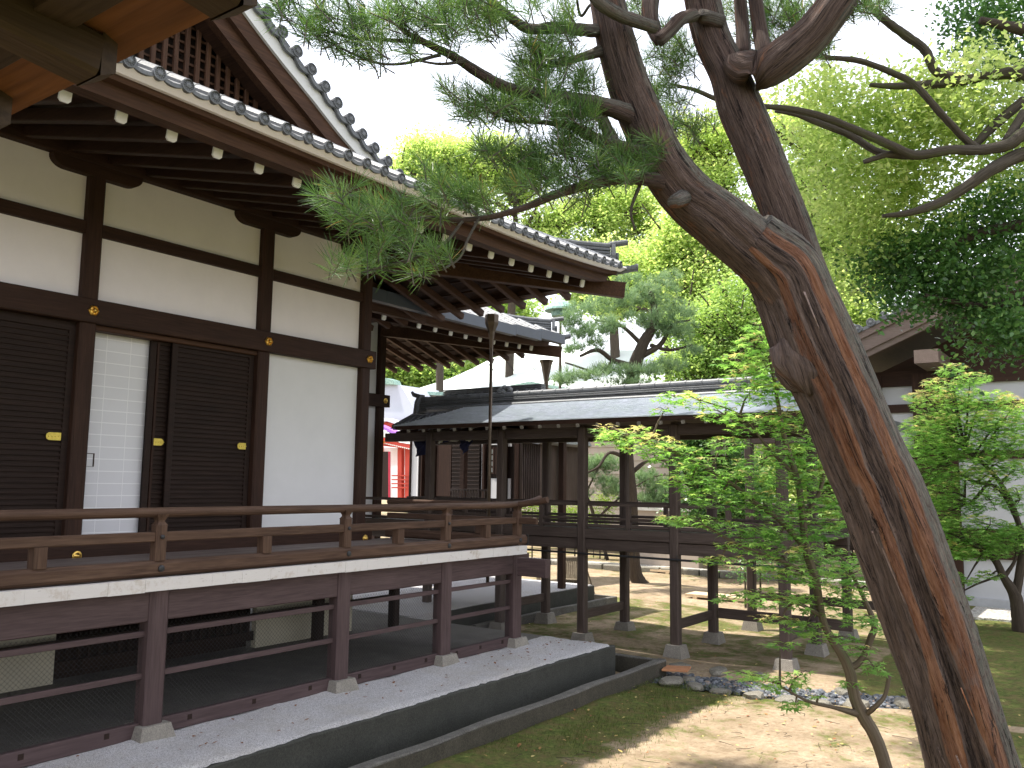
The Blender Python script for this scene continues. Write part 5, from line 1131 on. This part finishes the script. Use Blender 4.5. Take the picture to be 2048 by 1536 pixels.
rows = [(2000, 400, 11, 100, 70, 90), (1930, 460, 10.8, 100, 60, 90), (1850, 500, 10.6, 90, 50, 75), (1790, 530, 10.5, 60, 50, 55), (1870, 560, 10.5, 90, 50, 80), (1960, 550, 10.6, 100, 50, 90), (2030, 500, 10.8, 80, 70, 70), (1810, 600, 10.3, 50, 22, 24), (1920, 605, 10.4, 60, 24, 34), (1750, 520, 10.6, 35, 30, 14), (2000, 620, 10.4, 70, 40, 45), (2030, 680, 10, 40, 50, 40), (1990, 660, 10, 40, 30, 22), (1930, 690, 10.2, 25, 12, 7), (2040, 20, 11.5, 90, 60, 80), (1970, 60, 11.5, 60, 60, 45), (2020, 120, 11.5, 70, 40, 45), (1925, 20, 11.5, 40, 40, 22), (1930, 110, 11.3, 35, 30, 12), (2100, 300, 11.5, 100, 200, 120)]
P_, R_, S_, T_ = blobs_leaves(pxB(rows), 22, (.15, .15, .14), .064, 1.0)
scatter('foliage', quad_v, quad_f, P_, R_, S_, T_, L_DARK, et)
# ------------------------------------------------------------------ maples
def starleaf(lobes=5):
    V = [(0, -.10, 0)]; 
    for k in range(lobes):
        a = math.radians(-100+200*k/(lobes-1))+math.pi/2; r = (.62, .86, 1.0, .86, .62)[k]
        if k: am = a-math.radians(25); V.append((.26*math.cos(am), .26*math.sin(am), .0))
        V.append((r*math.cos(a), r*math.sin(a), -.10))
    return V, [list(range(len(V)))[::-1]]
mv, mf = starleaf()
def maple(name, label, trunk_rows, layers, depth_sd, size, per, loc, mat=L_MAPLE, lay=.10, bark_=BARKM):
    t = thing(name, label, 'maple tree', loc); mb = MB(); W = []
    for row in trunk_rows: W.append(limb(mb, row, 6, 10, .08)[0])
    W = np.concatenate(W)
    P, T = [], []
    for x, y, rx, ry, d in layers:
        n = int(rx*ry*per)
        c0 = at(x, y, d); j = np.argmin(np.linalg.norm(W-c0, axis=1)); m_ = (W[j]+c0)/2+np.array([0, 0, .03]); mb.tube([W[j], m_, c0], [.010*d/6, .007*d/6, .003*d/6], 5, cap=False)
        a = rng.random(n)*6.28; q = np.sqrt(rng.random(n)); X = x+rx*q*np.cos(a); Y = y+ry*q*np.sin(a)+.10*(X-x)*rng.normal()
        dd = d+rng.normal(size=n)*depth_sd
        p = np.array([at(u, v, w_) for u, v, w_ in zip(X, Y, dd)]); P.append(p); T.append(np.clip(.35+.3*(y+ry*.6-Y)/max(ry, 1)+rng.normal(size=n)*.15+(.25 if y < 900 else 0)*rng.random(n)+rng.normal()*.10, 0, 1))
        for k in range(4):
            e = p[rng.integers(n)] if n else c0; mb.tube([c0, (c0+e)/2+np.array([0, 0, .02]), e], [.0035*d/6, .0025*d/6, .0015*d/6], 4, cap=False)
    mb.build('trunk', bark_, t, smooth=True)
    P = np.concatenate(P); T = np.concatenate(T); n = len(P)
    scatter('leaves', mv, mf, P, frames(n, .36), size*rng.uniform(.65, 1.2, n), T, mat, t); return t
D = 6.4
maple('maple_sapling', 'slender young maple with layered fresh green leaves in front of the corridor', [
    [(1800, 1660, D, 16), (1772, 1536, D, 13), (1751, 1475, D, 12.5), (1727, 1433, D, 13), (1709, 1394, D, 11.5), (1701, 1349, D, 11), (1687, 1314, D, 10), (1664, 1279, D, 8), (1645, 1237, D, 7.5), (1630, 1157, D, 9), (1612, 1098, D, 8), (1605, 1030, D, 7), (1595, 960, D, 6), (1570, 880, D, 5), (1555, 800, D, 4), (1540, 720, D, 3), (1520, 670, D, 2)],
    [(1694, 1335, D, 8), (1712, 1330, D, 7), (1728, 1310, D, 6), (1742, 1275, D, 7), (1748, 1245, D, 6), (1720, 1180, D+.1, 4), (1690, 1120, D+.1, 3)],
    [(1730, 1430, D, 6), (1752, 1412, D-.1, 5), (1770, 1390, D-.1, 4), (1779, 1350, D-.1, 4)], [(1718, 1428, D, 8), (1668, 1415, D-.1, 4), (1615, 1402, D-.2, 3), (1560, 1372, D-.2, 2)],
    [(1610, 1095, D, 7), (1560, 1040, D, 6), (1510, 1005, D, 5), (1460, 965, D, 4), (1400, 930, D, 3), (1330, 895, D, 2.5), (1240, 865, D, 2)], [(1605, 1040, D, 5), (1640, 980, D, 4), (1650, 900, D, 3), (1610, 830, D, 2)],
    [(1630, 1157, D, 5), (1560, 1120, D-.1, 4), (1480, 1090, D-.1, 3), (1400, 1045, D-.1, 2)], [(1640, 1230, D, 5), (1590, 1205, D-.1, 3), (1500, 1190, D-.1, 2)], [(1600, 960, D, 4), (1540, 900, D, 3), (1480, 830, D, 2), (1400, 800, D, 1.5)]],
    [(1250, 872, 62, 20, D), (1215, 862, 30, 16, D), (1300, 890, 70, 24, D), (1350, 912, 70, 26, D), (1420, 940, 80, 26, D), (1380, 968, 60, 20, D), (1480, 965, 80, 28, D), (1440, 1000, 80, 20, D), (1530, 1010, 80, 28, D), (1400, 1043, 70, 13, D), (1350, 1040, 55, 9, D), (1480, 1062, 80, 18, D), (1560, 1070, 90, 26, D), (1640, 1050, 75, 32, D+.1), (1650, 1115, 75, 30, D+.1), (1560, 1115, 70, 18, D), (1490, 1095, 60, 12, D),
     (1350, 795, 50, 13, D), (1400, 805, 60, 16, D), (1450, 830, 55, 18, D), (1500, 785, 60, 28, D), (1560, 780, 60, 30, D), (1600, 760, 45, 34, D), (1540, 730, 45, 26, D), (1490, 750, 45, 24, D), (1510, 690, 50, 24, D), (1460, 720, 40, 12, D), (1550, 680, 38, 26, D), (1570, 830, 70, 22, D), (1510, 850, 60, 20, D), (1600, 870, 60, 22, D), (1620, 915, 50, 22, D), (1560, 910, 60, 20, D), (1650, 960, 45, 22, D), (1590, 960, 60, 22, D), (1680, 1010, 35, 20, D), (1520, 930, 50, 14, D),
     (1490, 1190, 75, 11, D-.1), (1560, 1198, 80, 15, D-.1), (1620, 1215, 70, 16, D), (1690, 1190, 45, 24, D), (1720, 1240, 45, 16, D), (1660, 1275, 60, 12, D), (1720, 1300, 40, 12, D), (1700, 1150, 50, 20, D), (1640, 1165, 50, 12, D), (1550, 1366, 72, 18, D-.2), (1500, 1350, 55, 9, D-.2), (1600, 1350, 30, 8, D-.2), (1590, 1410, 34, 11, D-.2), (1750, 1335, 30, 14, D-.1), (1640, 1395, 20, 6, D-.2), (1740, 1180, 24, 18, D), (1600, 1145, 60, 14, D), (1610, 1255, 50, 12, D), (1560, 1290, 40, 8, D), (1760, 1260, 26, 12, D), (1740, 1130, 24, 18, D), (1440, 1120, 50, 10, D), (1560, 1240, 60, 9, D), (1700, 1370, 30, 7, D), (1520, 650, 34, 16, D), (1580, 700, 30, 20, D), (1620, 800, 26, 20, D), (1450, 890, 50, 18, D), (1330, 820, 30, 7, D), (1640, 1000, 50, 24, D), (1560, 1150, 60, 14, D)],
    .22, .064, .088, tuple(at(1790, 1640, D)))
D2 = 16.
maple('garden_maple', 'broad low maple with yellow-green leaf layers before the white plaster wall at right', [
    [(2042, 1262, D2, 16), (2036, 1225, D2, 13), (2030, 1190, D2, 12), (2008, 1155, D2, 8), (1990, 1120, D2, 7), (1965, 1100, D2, 5), (1930, 1080, D2, 4)], [(2032, 1190, D2, 9), (2040, 1140, D2, 8), (2044, 1080, D2, 6), (2020, 1000, D2, 5), (1980, 940, D2, 4), (1930, 900, D2, 3)], [(2008, 1155, D2, 5), (2030, 1120, D2, 3), (2034, 1080, D2, 2)], [(2044, 1060, D2, 5), (2000, 980, D2, 4), (1940, 960, D2, 3), (1900, 930, D2, 2)], [(1990, 950, D2, 3), (1935, 1010, D2, 3), (1930, 960, D2, 2)]],
    [(1900, 775, 60, 18, D2), (1850, 790, 45, 12, D2), (1940, 760, 40, 16, D2), (1960, 800, 70, 20, D2), (1890, 810, 70, 22, D2), (1860, 850, 60, 26, D2), (1930, 850, 80, 28, D2), (2000, 840, 60, 26, D2), (2030, 810, 40, 20, D2), (1880, 900, 70, 28, D2), (1950, 900, 80, 26, D2), (2020, 890, 50, 24, D2), (1860, 940, 50, 28, D2), (1920, 950, 60, 22, D2), (1990, 930, 50, 20, D2), (1880, 985, 50, 20, D2), (2030, 940, 40, 20, D2), (1880, 1040, 40, 16, D2), (1920, 1065, 60, 20, D2), (1980, 1050, 60, 18, D2), (2030, 1065, 40, 20, D2), (1900, 1100, 50, 20, D2), (1960, 1110, 60, 12, D2), (2020, 1100, 50, 14, D2), (1890, 1150, 40, 12, D2), (1930, 1165, 40, 8, D2), (1980, 1150, 30, 10, D2), (1900, 1195, 50, 8, D2), (1860, 1000, 40, 20, D2), (1850, 880, 50, 30, D2), (1960, 960, 60, 24, D2), (1910, 1010, 60, 22, D2), (1980, 1000, 60, 22, D2), (2040, 1000, 40, 30, D2), (1870, 1060, 50, 26, D2), (1940, 1090, 70, 24, D2), (2010, 1080, 50, 20, D2), (1900, 740, 30, 14, D2), (2000, 860, 70, 36, D2)],
    .55, .10, .30, tuple(at(2042, 1262, D2)), bark_=BARKD)
# ------------------------------------------------------------------ pines beyond the corridor
def pine(name, label, limbs, pads, loc, per=30, size=.15, n_mul=1.):
    t = thing(name, label, 'pine tree', loc); mb = MB()
    for row in limbs: limb(mb, [(a, b, c, q*(.3 if 'low clipped' in label else .85)) for a, b, c, q in row], 6, 10, .15)
    mb.build('trunk', BARKD, t, smooth=True)
    P, Rt, T = [], [], []
    for c, r, n in pxB(pads):
        n = int(n*n_mul); k = rng.normal(size=(n, 3)); k /= np.linalg.norm(k, axis=1)[:, None]; k *= (rng.random(n)**.5)[:, None]; cc = c+k*np.array(r)
        ax = rng.normal(size=(n, 3))*.55+np.array([0, 0, 1.]); ax /= np.linalg.norm(ax, axis=1)[:, None]
        dr = ax[:, None]+rng.normal(size=(n, per, 3))*.55; dr /= np.linalg.norm(dr, axis=2)[..., None]; dr = dr.reshape(-1, 3)
        xx = np.cross(dr, rng.normal(size=dr.shape)); xx /= np.linalg.norm(xx, axis=1)[:, None]
        Rt.append(np.stack([xx, np.cross(dr, xx), dr], 2)); P.append(np.repeat(cc, per, 0)); T.append((np.clip(.45+.3*k[:, 2]+rng.normal(size=n)*.15, 0, 1)[:, None]+rng.normal(size=(n, per))*.1).ravel())
    P = np.concatenate(P)
    scatter('needles', [(-.020, 0, .0), (.020, 0, .0), (.014, 0, 1), (-.014, 0, 1)], [[0, 1, 2, 3]], P, np.concatenate(Rt), size*rng.uniform(.7, 1.2, len(P)), np.concatenate(T), L_PINE, t)
dp_ = 23.5
pine('black_pine', 'tall blue-green pine with layered needle pads rising behind the corridor ridge',
    [[(1285, 1178, dp_, 22), (1272, 1150, dp_, 16), (1266, 1100, dp_, 15), (1262, 1000, dp_, 15), (1255, 900, dp_, 14), (1262, 800, dp_, 16), (1268, 740, dp_, 16), (1285, 690, dp_, 14), (1310, 640, dp_, 10), (1300, 580, dp_, 6)],
     [(1268, 735, dp_, 10), (1225, 720, dp_-.4, 6), (1195, 700, dp_-.6, 5), (1160, 712, dp_-.8, 3)], [(1275, 715, dp_, 9), (1320, 690, dp_, 6), (1345, 650, dp_, 4), (1380, 640, dp_, 2)], [(1225, 722, dp_-.4, 5), (1200, 745, dp_-.6, 3), (1130, 725, dp_-.8, 2)], [(1285, 690, dp_, 6), (1240, 650, dp_, 4), (1190, 640, dp_, 2)], [(1258, 920, dp_, 6), (1220, 905, dp_-.4, 4), (1195, 935, dp_-.6, 3), (1160, 950, dp_-.6, 2)], [(1258, 950, dp_, 6), (1300, 920, dp_, 4), (1350, 925, dp_, 3)], [(1300, 690, dp_, 5), (1340, 700, dp_, 4), (1385, 690, dp_, 2)]],
    [(1180, 620, dp_, 55, 18, 60), (1240, 600, dp_, 60, 25, 90), (1300, 590, dp_, 60, 25, 90), (1350, 625, dp_, 50, 25, 75), (1160, 665, dp_-.5, 45, 22, 70), (1140, 640, dp_-.5, 28, 16, 35), (1215, 655, dp_-.3, 50, 20, 70), (1290, 640, dp_, 55, 22, 80), (1360, 665, dp_, 40, 22, 60), (1320, 660, dp_, 40, 18, 50), (1145, 700, dp_-.7, 30, 12, 28), (1200, 690, dp_-.5, 30, 12, 24), (1160, 755, dp_-1, 60, 12, 60), (1220, 745, dp_-.7, 50, 14, 60), (1290, 745, dp_-.4, 50, 16, 60), (1340, 735, dp_, 45, 16, 50), (1120, 765, dp_-1, 30, 8, 25), (1380, 705, dp_, 25, 14, 22), (1255, 770, dp_-.5, 70, 9, 50), (1330, 560, dp_, 40, 14, 30), (1255, 560, dp_, 30, 12, 20)], tuple(at(1285, 1178, dp_)), per=26, size=.20)
pine('garden_pine', 'low clipped pine with pale blue-green cushions seen between the corridor posts',
    [[(1215, 1120, 29, 12), (1190, 1040, 29, 12), (1170, 990, 29, 9), (1120, 965, 29, 6), (1070, 985, 29, 4)], [(1170, 990, 29, 7), (1200, 930, 29, 5), (1220, 905, 29, 3)], [(1190, 1040, 29, 8), (1260, 980, 29, 6), (1330, 950, 29, 4), (1400, 980, 29, 3)]],
    [(1060, 945, 29, 34, 20, 60), (1090, 925, 29, 30, 22, 55), (1050, 975, 29, 26, 16, 40), (1100, 960, 29, 32, 20, 45), (1150, 925, 29.3, 28, 20, 40), (1165, 950, 29.2, 34, 20, 45), (1190, 930, 29.3, 30, 18, 40), (1215, 930, 29.3, 30, 18, 36), (1150, 990, 29, 40, 16, 50), (1215, 965, 29, 30, 14, 24), (1100, 1000, 29, 50, 12, 50), (1290, 960, 29.3, 34, 22, 45), (1330, 980, 29, 40, 22, 60), (1380, 960, 29, 40, 20, 55), (1340, 1010, 29, 44, 14, 50), (1230, 985, 29, 30, 14, 24), (1300, 1000, 29, 30, 14, 30), (1385, 1000, 29, 30, 14, 30)], tuple(at(1215, 1120, 29)), per=24, size=.23, n_mul=1.9)
# shrubs behind the corridor
def bush(name, label, rows, mat, size, loc, per=30, spread=.12, cat='shrub', group=None):
    t = thing(name, label, cat, loc, group); mb = MB()
    for x, y, d, rx, ry, n in rows: c = at(x, y, d); mb.tube([np.array([c[0], c[1], 0]), c], [.03, .015], 6, cap=False)
    mb.build('stems', BARKD, t); P_, R_, S_, T_ = blobs_leaves(pxB(rows), per, (spread,)*3, size); scatter('foliage', leaf_v, leaf_f, P_, R_, S_, T_, mat, t)
bush('round_shrub', 'bright yellow-green clipped shrub below the low pine, left of the white-banded posts', [(1050, 1000, 31, 26, 10, 26), (1065, 1022, 31, 30, 14, 26), (1100, 1030, 31, 34, 18, 30)], L_BUSH, .08, tuple(at(1060, 1112, 31)))
bush('round_shrub', 'low green azalea shrub seen through the corridor railing in the middle bays', [(1150, 1030, 31, 45, 22, 60), (1210, 1005, 31, 34, 14, 30), (1200, 1040, 31, 40, 16, 30)], L_BUSH, .08, tuple(at(1150, 1112, 31)))
bush('round_shrub', 'sparse low shrub with dark leaves on the moss behind the right corridor posts', [(1490, 1145, 19, 36, 16, 22), (1520, 1130, 19, 26, 14, 14)], L_DARK, .07, tuple(at(1495, 1170, 19)), per=16)
# ------------------------------------------------------------------ the bright grove behind
def tree(name, label, trunk, rows, mat, size, per, spread, loc=None, cat='tree', group='grove trees beyond the temple roofs'):
    d = trunk[0][2]; trunk = [(a, b, c, q*.6) for a, b, c, q in trunk]; t = thing(name, label, cat, loc or tuple(np.append(at(trunk[0][0], trunk[0][1], d)[:2], 0)), group)
    mb = MB(); W, R_ = limb(mb, trunk, 6, 10, .12)
    for x, y, dd, rx, ry, n in rows:
        c = at(x, y, dd); j = np.argmin(np.linalg.norm(W-c-np.array([0, 0, -1.]), axis=1)); mid = (W[j]+c)/2+rng.normal(size=3)*.25-np.array([0, 0, .3])
        mb.tube(spline([W[j], mid, c, c+rng.normal(size=3)*.5+np.array([0, 0, .5])], 4), np.linspace(.10, .02, 13)*dd/30, 6, cap=False)
        for q in range(3): e = c+rng.normal(size=3)*np.array([rx, rx, ry])*dd/F*.6; mb.tube([mid, (mid+e)/2+rng.normal(size=3)*.12, e], [.045*dd/30, .03*dd/30, .012*dd/30], 5, cap=False)
    mb.build('trunk', BARKD, t, smooth=True)
    rows = [(a, b, c, q, u, int(n*1.35)) for a, b, c, q, u, n in rows]
    P_, Rr, S_, T_ = blobs_leaves(pxB(rows), per, (spread, spread, spread*.7), size)
    scatter('crown', quad_v, quad_f, P_, Rr, S_, T_, mat, t); return t
def rnd(cx, cy, w_, h_, d, k, r, n, sd):
    rs = np.random.default_rng(sd); out = []
    for i in range(k):
        x, y = cx+rs.uniform(-w_, w_), cy+rs.uniform(-h_, h_); rr = r*rs.uniform(.6, 1.3); out.append((x, y, d+rs.uniform(-1.2, 1.2), rr, rr*.62, int(n*rs.uniform(.6, 1.3))))
    return out
tree('grove_tree', 'airy yellow-green tree in the gap just right of the gable tiles', [(880, 1050, 49, 14), (880, 700, 49, 12), (890, 480, 49, 10), (900, 380, 49, 6)], rnd(870, 335, 90, 42, 49, 22, 34, 26, 1)+rnd(950, 320, 60, 36, 49, 8, 34, 24, 31)+rnd(860, 420, 110, 50, 49, 9, 44, 34, 2), L_BG, .17, 22, .46)
tree('grove_tree', 'light green tree behind the far end of the near tiled eave', [(1010, 1050, 49, 16), (1020, 700, 49, 14), (1030, 480, 49, 10), (1030, 400, 49, 7)], rnd(1010, 350, 65, 50, 49, 12, 36, 28, 3)+rnd(1080, 430, 75, 60, 49, 10, 42, 34, 4), L_BG, .17, 22, .46)
tree('grove_tree', 'leafy tree with a twisting dark stem filling the gap above the eave corner', [(1240, 1050, 49, 18), (1230, 700, 49, 16), (1215, 520, 49, 13), (1200, 400, 49, 9), (1190, 330, 49, 5)], rnd(1210, 440, 100, 100, 49, 20, 42, 49, 5)+rnd(1240, 560, 90, 50, 49, 10, 44, 49, 6), L_BG, .17, 22, .46)
tree('grove_tree', 'tall bright tree behind the fork of the leaning trunk', [(1430, 1050, 34, 20), (1440, 700, 34, 17), (1450, 500, 34, 14), (1440, 350, 34, 9), (1430, 250, 34, 5)], rnd(1430, 330, 90, 110, 34, 18, 44, 36, 7)+rnd(1400, 520, 110, 70, 34, 15, 48, 42, 8), L_BG, .13, 22, .38)
tree('grove_tree', 'tall pale green tree in the bright gap right of the leaning trunk', [(1640, 1050, 33, 18), (1650, 700, 33, 15), (1660, 500, 33, 12), (1650, 300, 33, 8), (1650, 200, 33, 4)], rnd(1600, 330, 70, 110, 33, 16, 40, 30, 9)+rnd(1640, 480, 75, 80, 33, 16, 44, 34, 10)+rnd(1660, 600, 70, 50, 33, 8, 44, 36, 11), L_BG, .13, 22, .38)
tree('grove_tree', 'mid green tree with knotted limbs left of the leaning trunk, above the corridor', [(1480, 1050, 29, 20), (1475, 800, 29, 17), (1470, 650, 29, 13), (1440, 560, 29, 8)], rnd(1450, 640, 85, 70, 29, 18, 44, 46, 12)+rnd(1440, 720, 90, 30, 29, 10, 44, 46, 13), L_BG2, .11, 22, .36)
tree('grove_tree', 'dense tree behind the upper part of the black pine', [(1340, 1050, 33, 18), (1340, 800, 33, 15), (1330, 600, 33, 10)], rnd(1320, 560, 110, 60, 33, 16, 48, 44, 14), L_BG, .13, 22, .38)
tree('grove_tree', 'green tree showing low between the rear eave and the pale curved roof', [(912, 1050, 74, 24), (914, 900, 74, 22), (914, 700, 74, 20), (916, 560, 74, 12)], rnd(850, 760, 100, 30, 73, 20, 46, 60, 15)+rnd(1000, 740, 80, 30, 75, 10, 46, 50, 16)+rnd(900, 640, 200, 60, 75, 14, 70, 50, 17), L_BG2, .30, 22, .46)
tree('grove_tree', 'yellowish crown rising beside the leaning trunk over the right building', [(1700, 1050, 31, 18), (1720, 800, 31, 15), (1730, 640, 31, 9)], rnd(1720, 600, 50, 60, 31, 12, 40, 36, 18)+rnd(1740, 500, 60, 60, 31, 8, 44, 36, 19), L_BG, .12, 22, .36)
tree('grove_tree', 'deep green thicket tree glimpsed between the right-hand corridor posts', [(1400, 1080, 26, 14), (1405, 980, 26, 12), (1410, 880, 26, 8)], rnd(1420, 910, 90, 60, 26, 14, 44, 50, 20)+rnd(1450, 1000, 80, 40, 26, 8, 44, 50, 21), L_DARK, .10, 22, .32)
tree('grove_tree', 'sunlit leafy tree low behind the maple and the last corridor posts', [(1600, 1090, 27, 14), (1600, 980, 27, 12), (1610, 880, 27, 8)], rnd(1600, 900, 110, 60, 27, 18, 44, 50, 22)+rnd(1620, 1010, 110, 50, 27, 14, 44, 50, 23), L_BG, .10, 22, .32)
# ------------------------------------------------------------------ ground details
rng = np.random.default_rng(21)
n = 60000
X = rng.uniform(-5.42, -3.9, n); Y = rng.uniform(2, 11.2, n); k = rng.random(n) < np.clip((-3.95-X)/1.2, 0, 1)**.8*(.5+.5*np.sin(X*9+np.sin(Y*3)*2)*np.sin(Y*6)); X, Y = X[k], Y[k]; n = len(X)
bl = [(-.06, 0, 0), (.06, 0, 0), (.03, .12, .6), (0, .35, 1)]; 
scatter('grass', bl, [[0, 1, 2, 3]], np.stack([X, Y, np.full(n, -.005)], 1), frames(n, .35), rng.uniform(.012, .046, n), rng.random(n), L_GRASS, kind='stuff')
n = 900; X = np.concatenate([rng.uniform(-5.4, 1, n), rng.uniform(-13, -3, 300)]); Y = np.concatenate([rng.uniform(4.5, 13, n), rng.uniform(12, 24, 300)]); n = len(X)
X2 = np.concatenate([rng.uniform(-6.9, -6.05, 60), rng.uniform(-7.0, -6.05, 50)]); Y2 = np.concatenate([rng.uniform(3, 9, 60), rng.uniform(9, 10.8, 50)])
Pg = np.concatenate([np.stack([X, Y, np.full(n, .028)], 1), np.stack([X2, Y2, np.full(110, .450)], 1)]); n = len(Pg)
scatter('leaf_litter', quad_v, quad_f, Pg, frames(n, .3), rng.uniform(.022, .055, n), np.concatenate([rng.uniform(.2, 1, n-110), rng.uniform(0, .45, 110)]), L_LITTER, kind='stuff')
# twigs lying about
mb = MB()
for k in range(120):
    x, y = rng.uniform(-5, 0), rng.uniform(5.5, 11); a = rng.random()*6.28; L = rng.uniform(.05, .22)
    mb.tube([(x, y, .03), (x+L*.5*math.cos(a)+.02, y+L*.5*math.sin(a), .038), (x+L*math.cos(a+.3), y+L*math.sin(a+.3), .03)], [.0028, .0025, .0015], 4, cap=False)
mb.build('fallen_twigs', BARKD, kind='stuff')
# pebble bed: one mesh of small stones (uncountable) and single border rocks
def pebble_proto(sub=1):
    import bmesh
    bm = bmesh.new(); bmesh.ops.create_icosphere(bm, subdivisions=sub, radius=1); V = [tuple(v.co) for v in bm.verts]; Fc = [[v.index for v in f.verts] for f in bm.faces]; bm.free(); return V, Fc
pv, pf = pebble_proto(2)
n = 2600; X = rng.uniform(-5.55, -2.1, n); cy = 11.5+.10*(X+3.9)+.12*np.clip(X+3.9, 0, 9)**2; Y = cy+rng.uniform(-.33, .33, n)
Rf = frames(n, .25); sc = rng.uniform(.55, 1, (n, 1, 3))*np.array([1, .8, .5]); 
PEBM = leafmat('river_pebbles', [(0, (.045, .05, .058)), (.5, (.10, .11, .125)), (.85, (.19, .20, .22)), (1, (.24, .18, .14))], .0, .6, .4)
scatter('pebbles', [(a, b*.8, c*.55) for a, b, c in pv], pf, np.stack([X, Y, rng.uniform(-.06, -.01, n)], 1), Rf, rng.uniform(.018, .045, n), rng.random(n), PEBM, kind='stuff')
lab = ['flat stone edging the pebble bed, %s']
where = ['beside the terracotta tile', 'second from the terracotta tile', 'third from the terracotta tile', 'below the corridor post nearest the trunk', 'under the low maple spray', 'beside the maple stem, left side', 'just left of the leaning trunk', 'behind the leaning trunk']
ex = [(-5.15, 11.05, .22), (-4.78, 10.98, .17), (-4.42, 10.95, .16), (-4.0, 10.98, .19), (-3.6, 11.05, .18), (-3.22, 11.15, .17), (-2.85, 11.35, .20), (-2.4, 11.75, .20)]
def rock(x, y, r, label, seed, flat=.45):
    rs = np.random.default_rng(seed); V = np.array(pv); nse = 1+.16*np.sin(V@rs.normal(size=3)*3+1)+.10*np.sin(V@rs.normal(size=3)*5); V = V*nse[:, None]*np.array([r, r*rs.uniform(.6, .9), r*flat]); V[:, 2] = np.minimum(V[:, 2], r*flat*.62)
    a = rs.random()*6.28; c, s_ = math.cos(a), math.sin(a); V = V@np.array([[c, s_, 0], [-s_, c, 0], [0, 0, 1]])+np.array([x, y, .0])
    MB().add(V, pf).build('border_stone', ROCK, label=label, category='stone', group='stones edging the pebble bed', loc=(x, y, 0))
for i, (x, y, r) in enumerate(ex): rock(x, y, r*.82, lab[0] % where[i], i)
for i, (x, y, r, lb) in enumerate([(-5.02, 11.32, .12, 'round grey boulder between the terracotta tile and the pebbles'), (-5.45, 11.95, .20, 'low sandy rock at the back edge of the pebbles beside the gutter end'), (-4.9, 12.05, .19, 'low rock at the back edge of the pebbles below the middle corridor post'), (-4.3, 12.1, .15, 'small rock at the back edge of the pebbles left of the nearest corridor footing'), (-5.62, 11.6, .07, 'small white stone on the corner of the gutter curb'), (-3.1, 11.9, .16, 'grey rock amid the pale pebbles beside the maple stem')]): rock(x, y, r, lb, 40+i, .5)
x, y = on_ = at(1337, 1345, 12.9)[:2]
x, y = -5.24, 11.38
MB().beam((x-.17, y-.03, .10), (x+.17, y+.05, .115), .30, .028, .005).build('clay_tile', TERRA, label='square terracotta tile lying on stones at the end of the gutter', category='tile')

# hanging corridor lantern and a distant garden lamp
c = onY(1441, 893, 14.25); hl = thing('hanging_lantern', 'small boxy paper lantern hanging under the corridor roof behind the maple tip', 'lantern', tuple(c))
MB().box(c[0]-.10, c[0]+.10, 14.05, 14.25, c[2]-.17, c[2]+.12).build('paper_body', plain('lantern_paper', (.55, .55, .50), .9, .03), hl)
mb = MB()
for z in (-.19, .12): mb.box(c[0]-.13, c[0]+.13, 14.02, 14.28, c[2]+z, c[2]+z+.03)
for a in (-.11, .11):
    for b in (14.04, 14.26): mb.beam((c[0]+a, b, c[2]-.17), (c[0]+a, b, c[2]+.13), .015, .015, .002, up=(0, 1, 0))
mb.tube([(c[0], 14.15, c[2]+.14), (c[0], 14.15, 3.62)], [.008]*2, 6); mb.build('frame', DARK[2], hl)
c = at(1121, 622, 24.5); gl = thing('garden_lamp', 'tall lamp with a shallow green copper shade above the rear eave corner', 'lamp', (c[0], c[1], 0))
MB().lathe([(.02, .34), (.12, .30), (.30, .20), (.44, .06), (.46, 0), (.44, -.01), (.28, .0), (.26, -.16), (.02, -.17)], c, (0, 0, 1), 16).build('shade', VERDI, gl)
MB().tube([(c[0], c[1], 0), c], [.05, .035], 10).build('pole', BRONZE, gl)
mb = MB()
for k in range(10): t = k*.628; mb.beam(c+np.array([.05*math.cos(t), .05*math.sin(t), .33]), c+np.array([.45*math.cos(t), .45*math.sin(t), .02]), .012, .014, .002)
mb.build('ribs', BRONZE, gl)
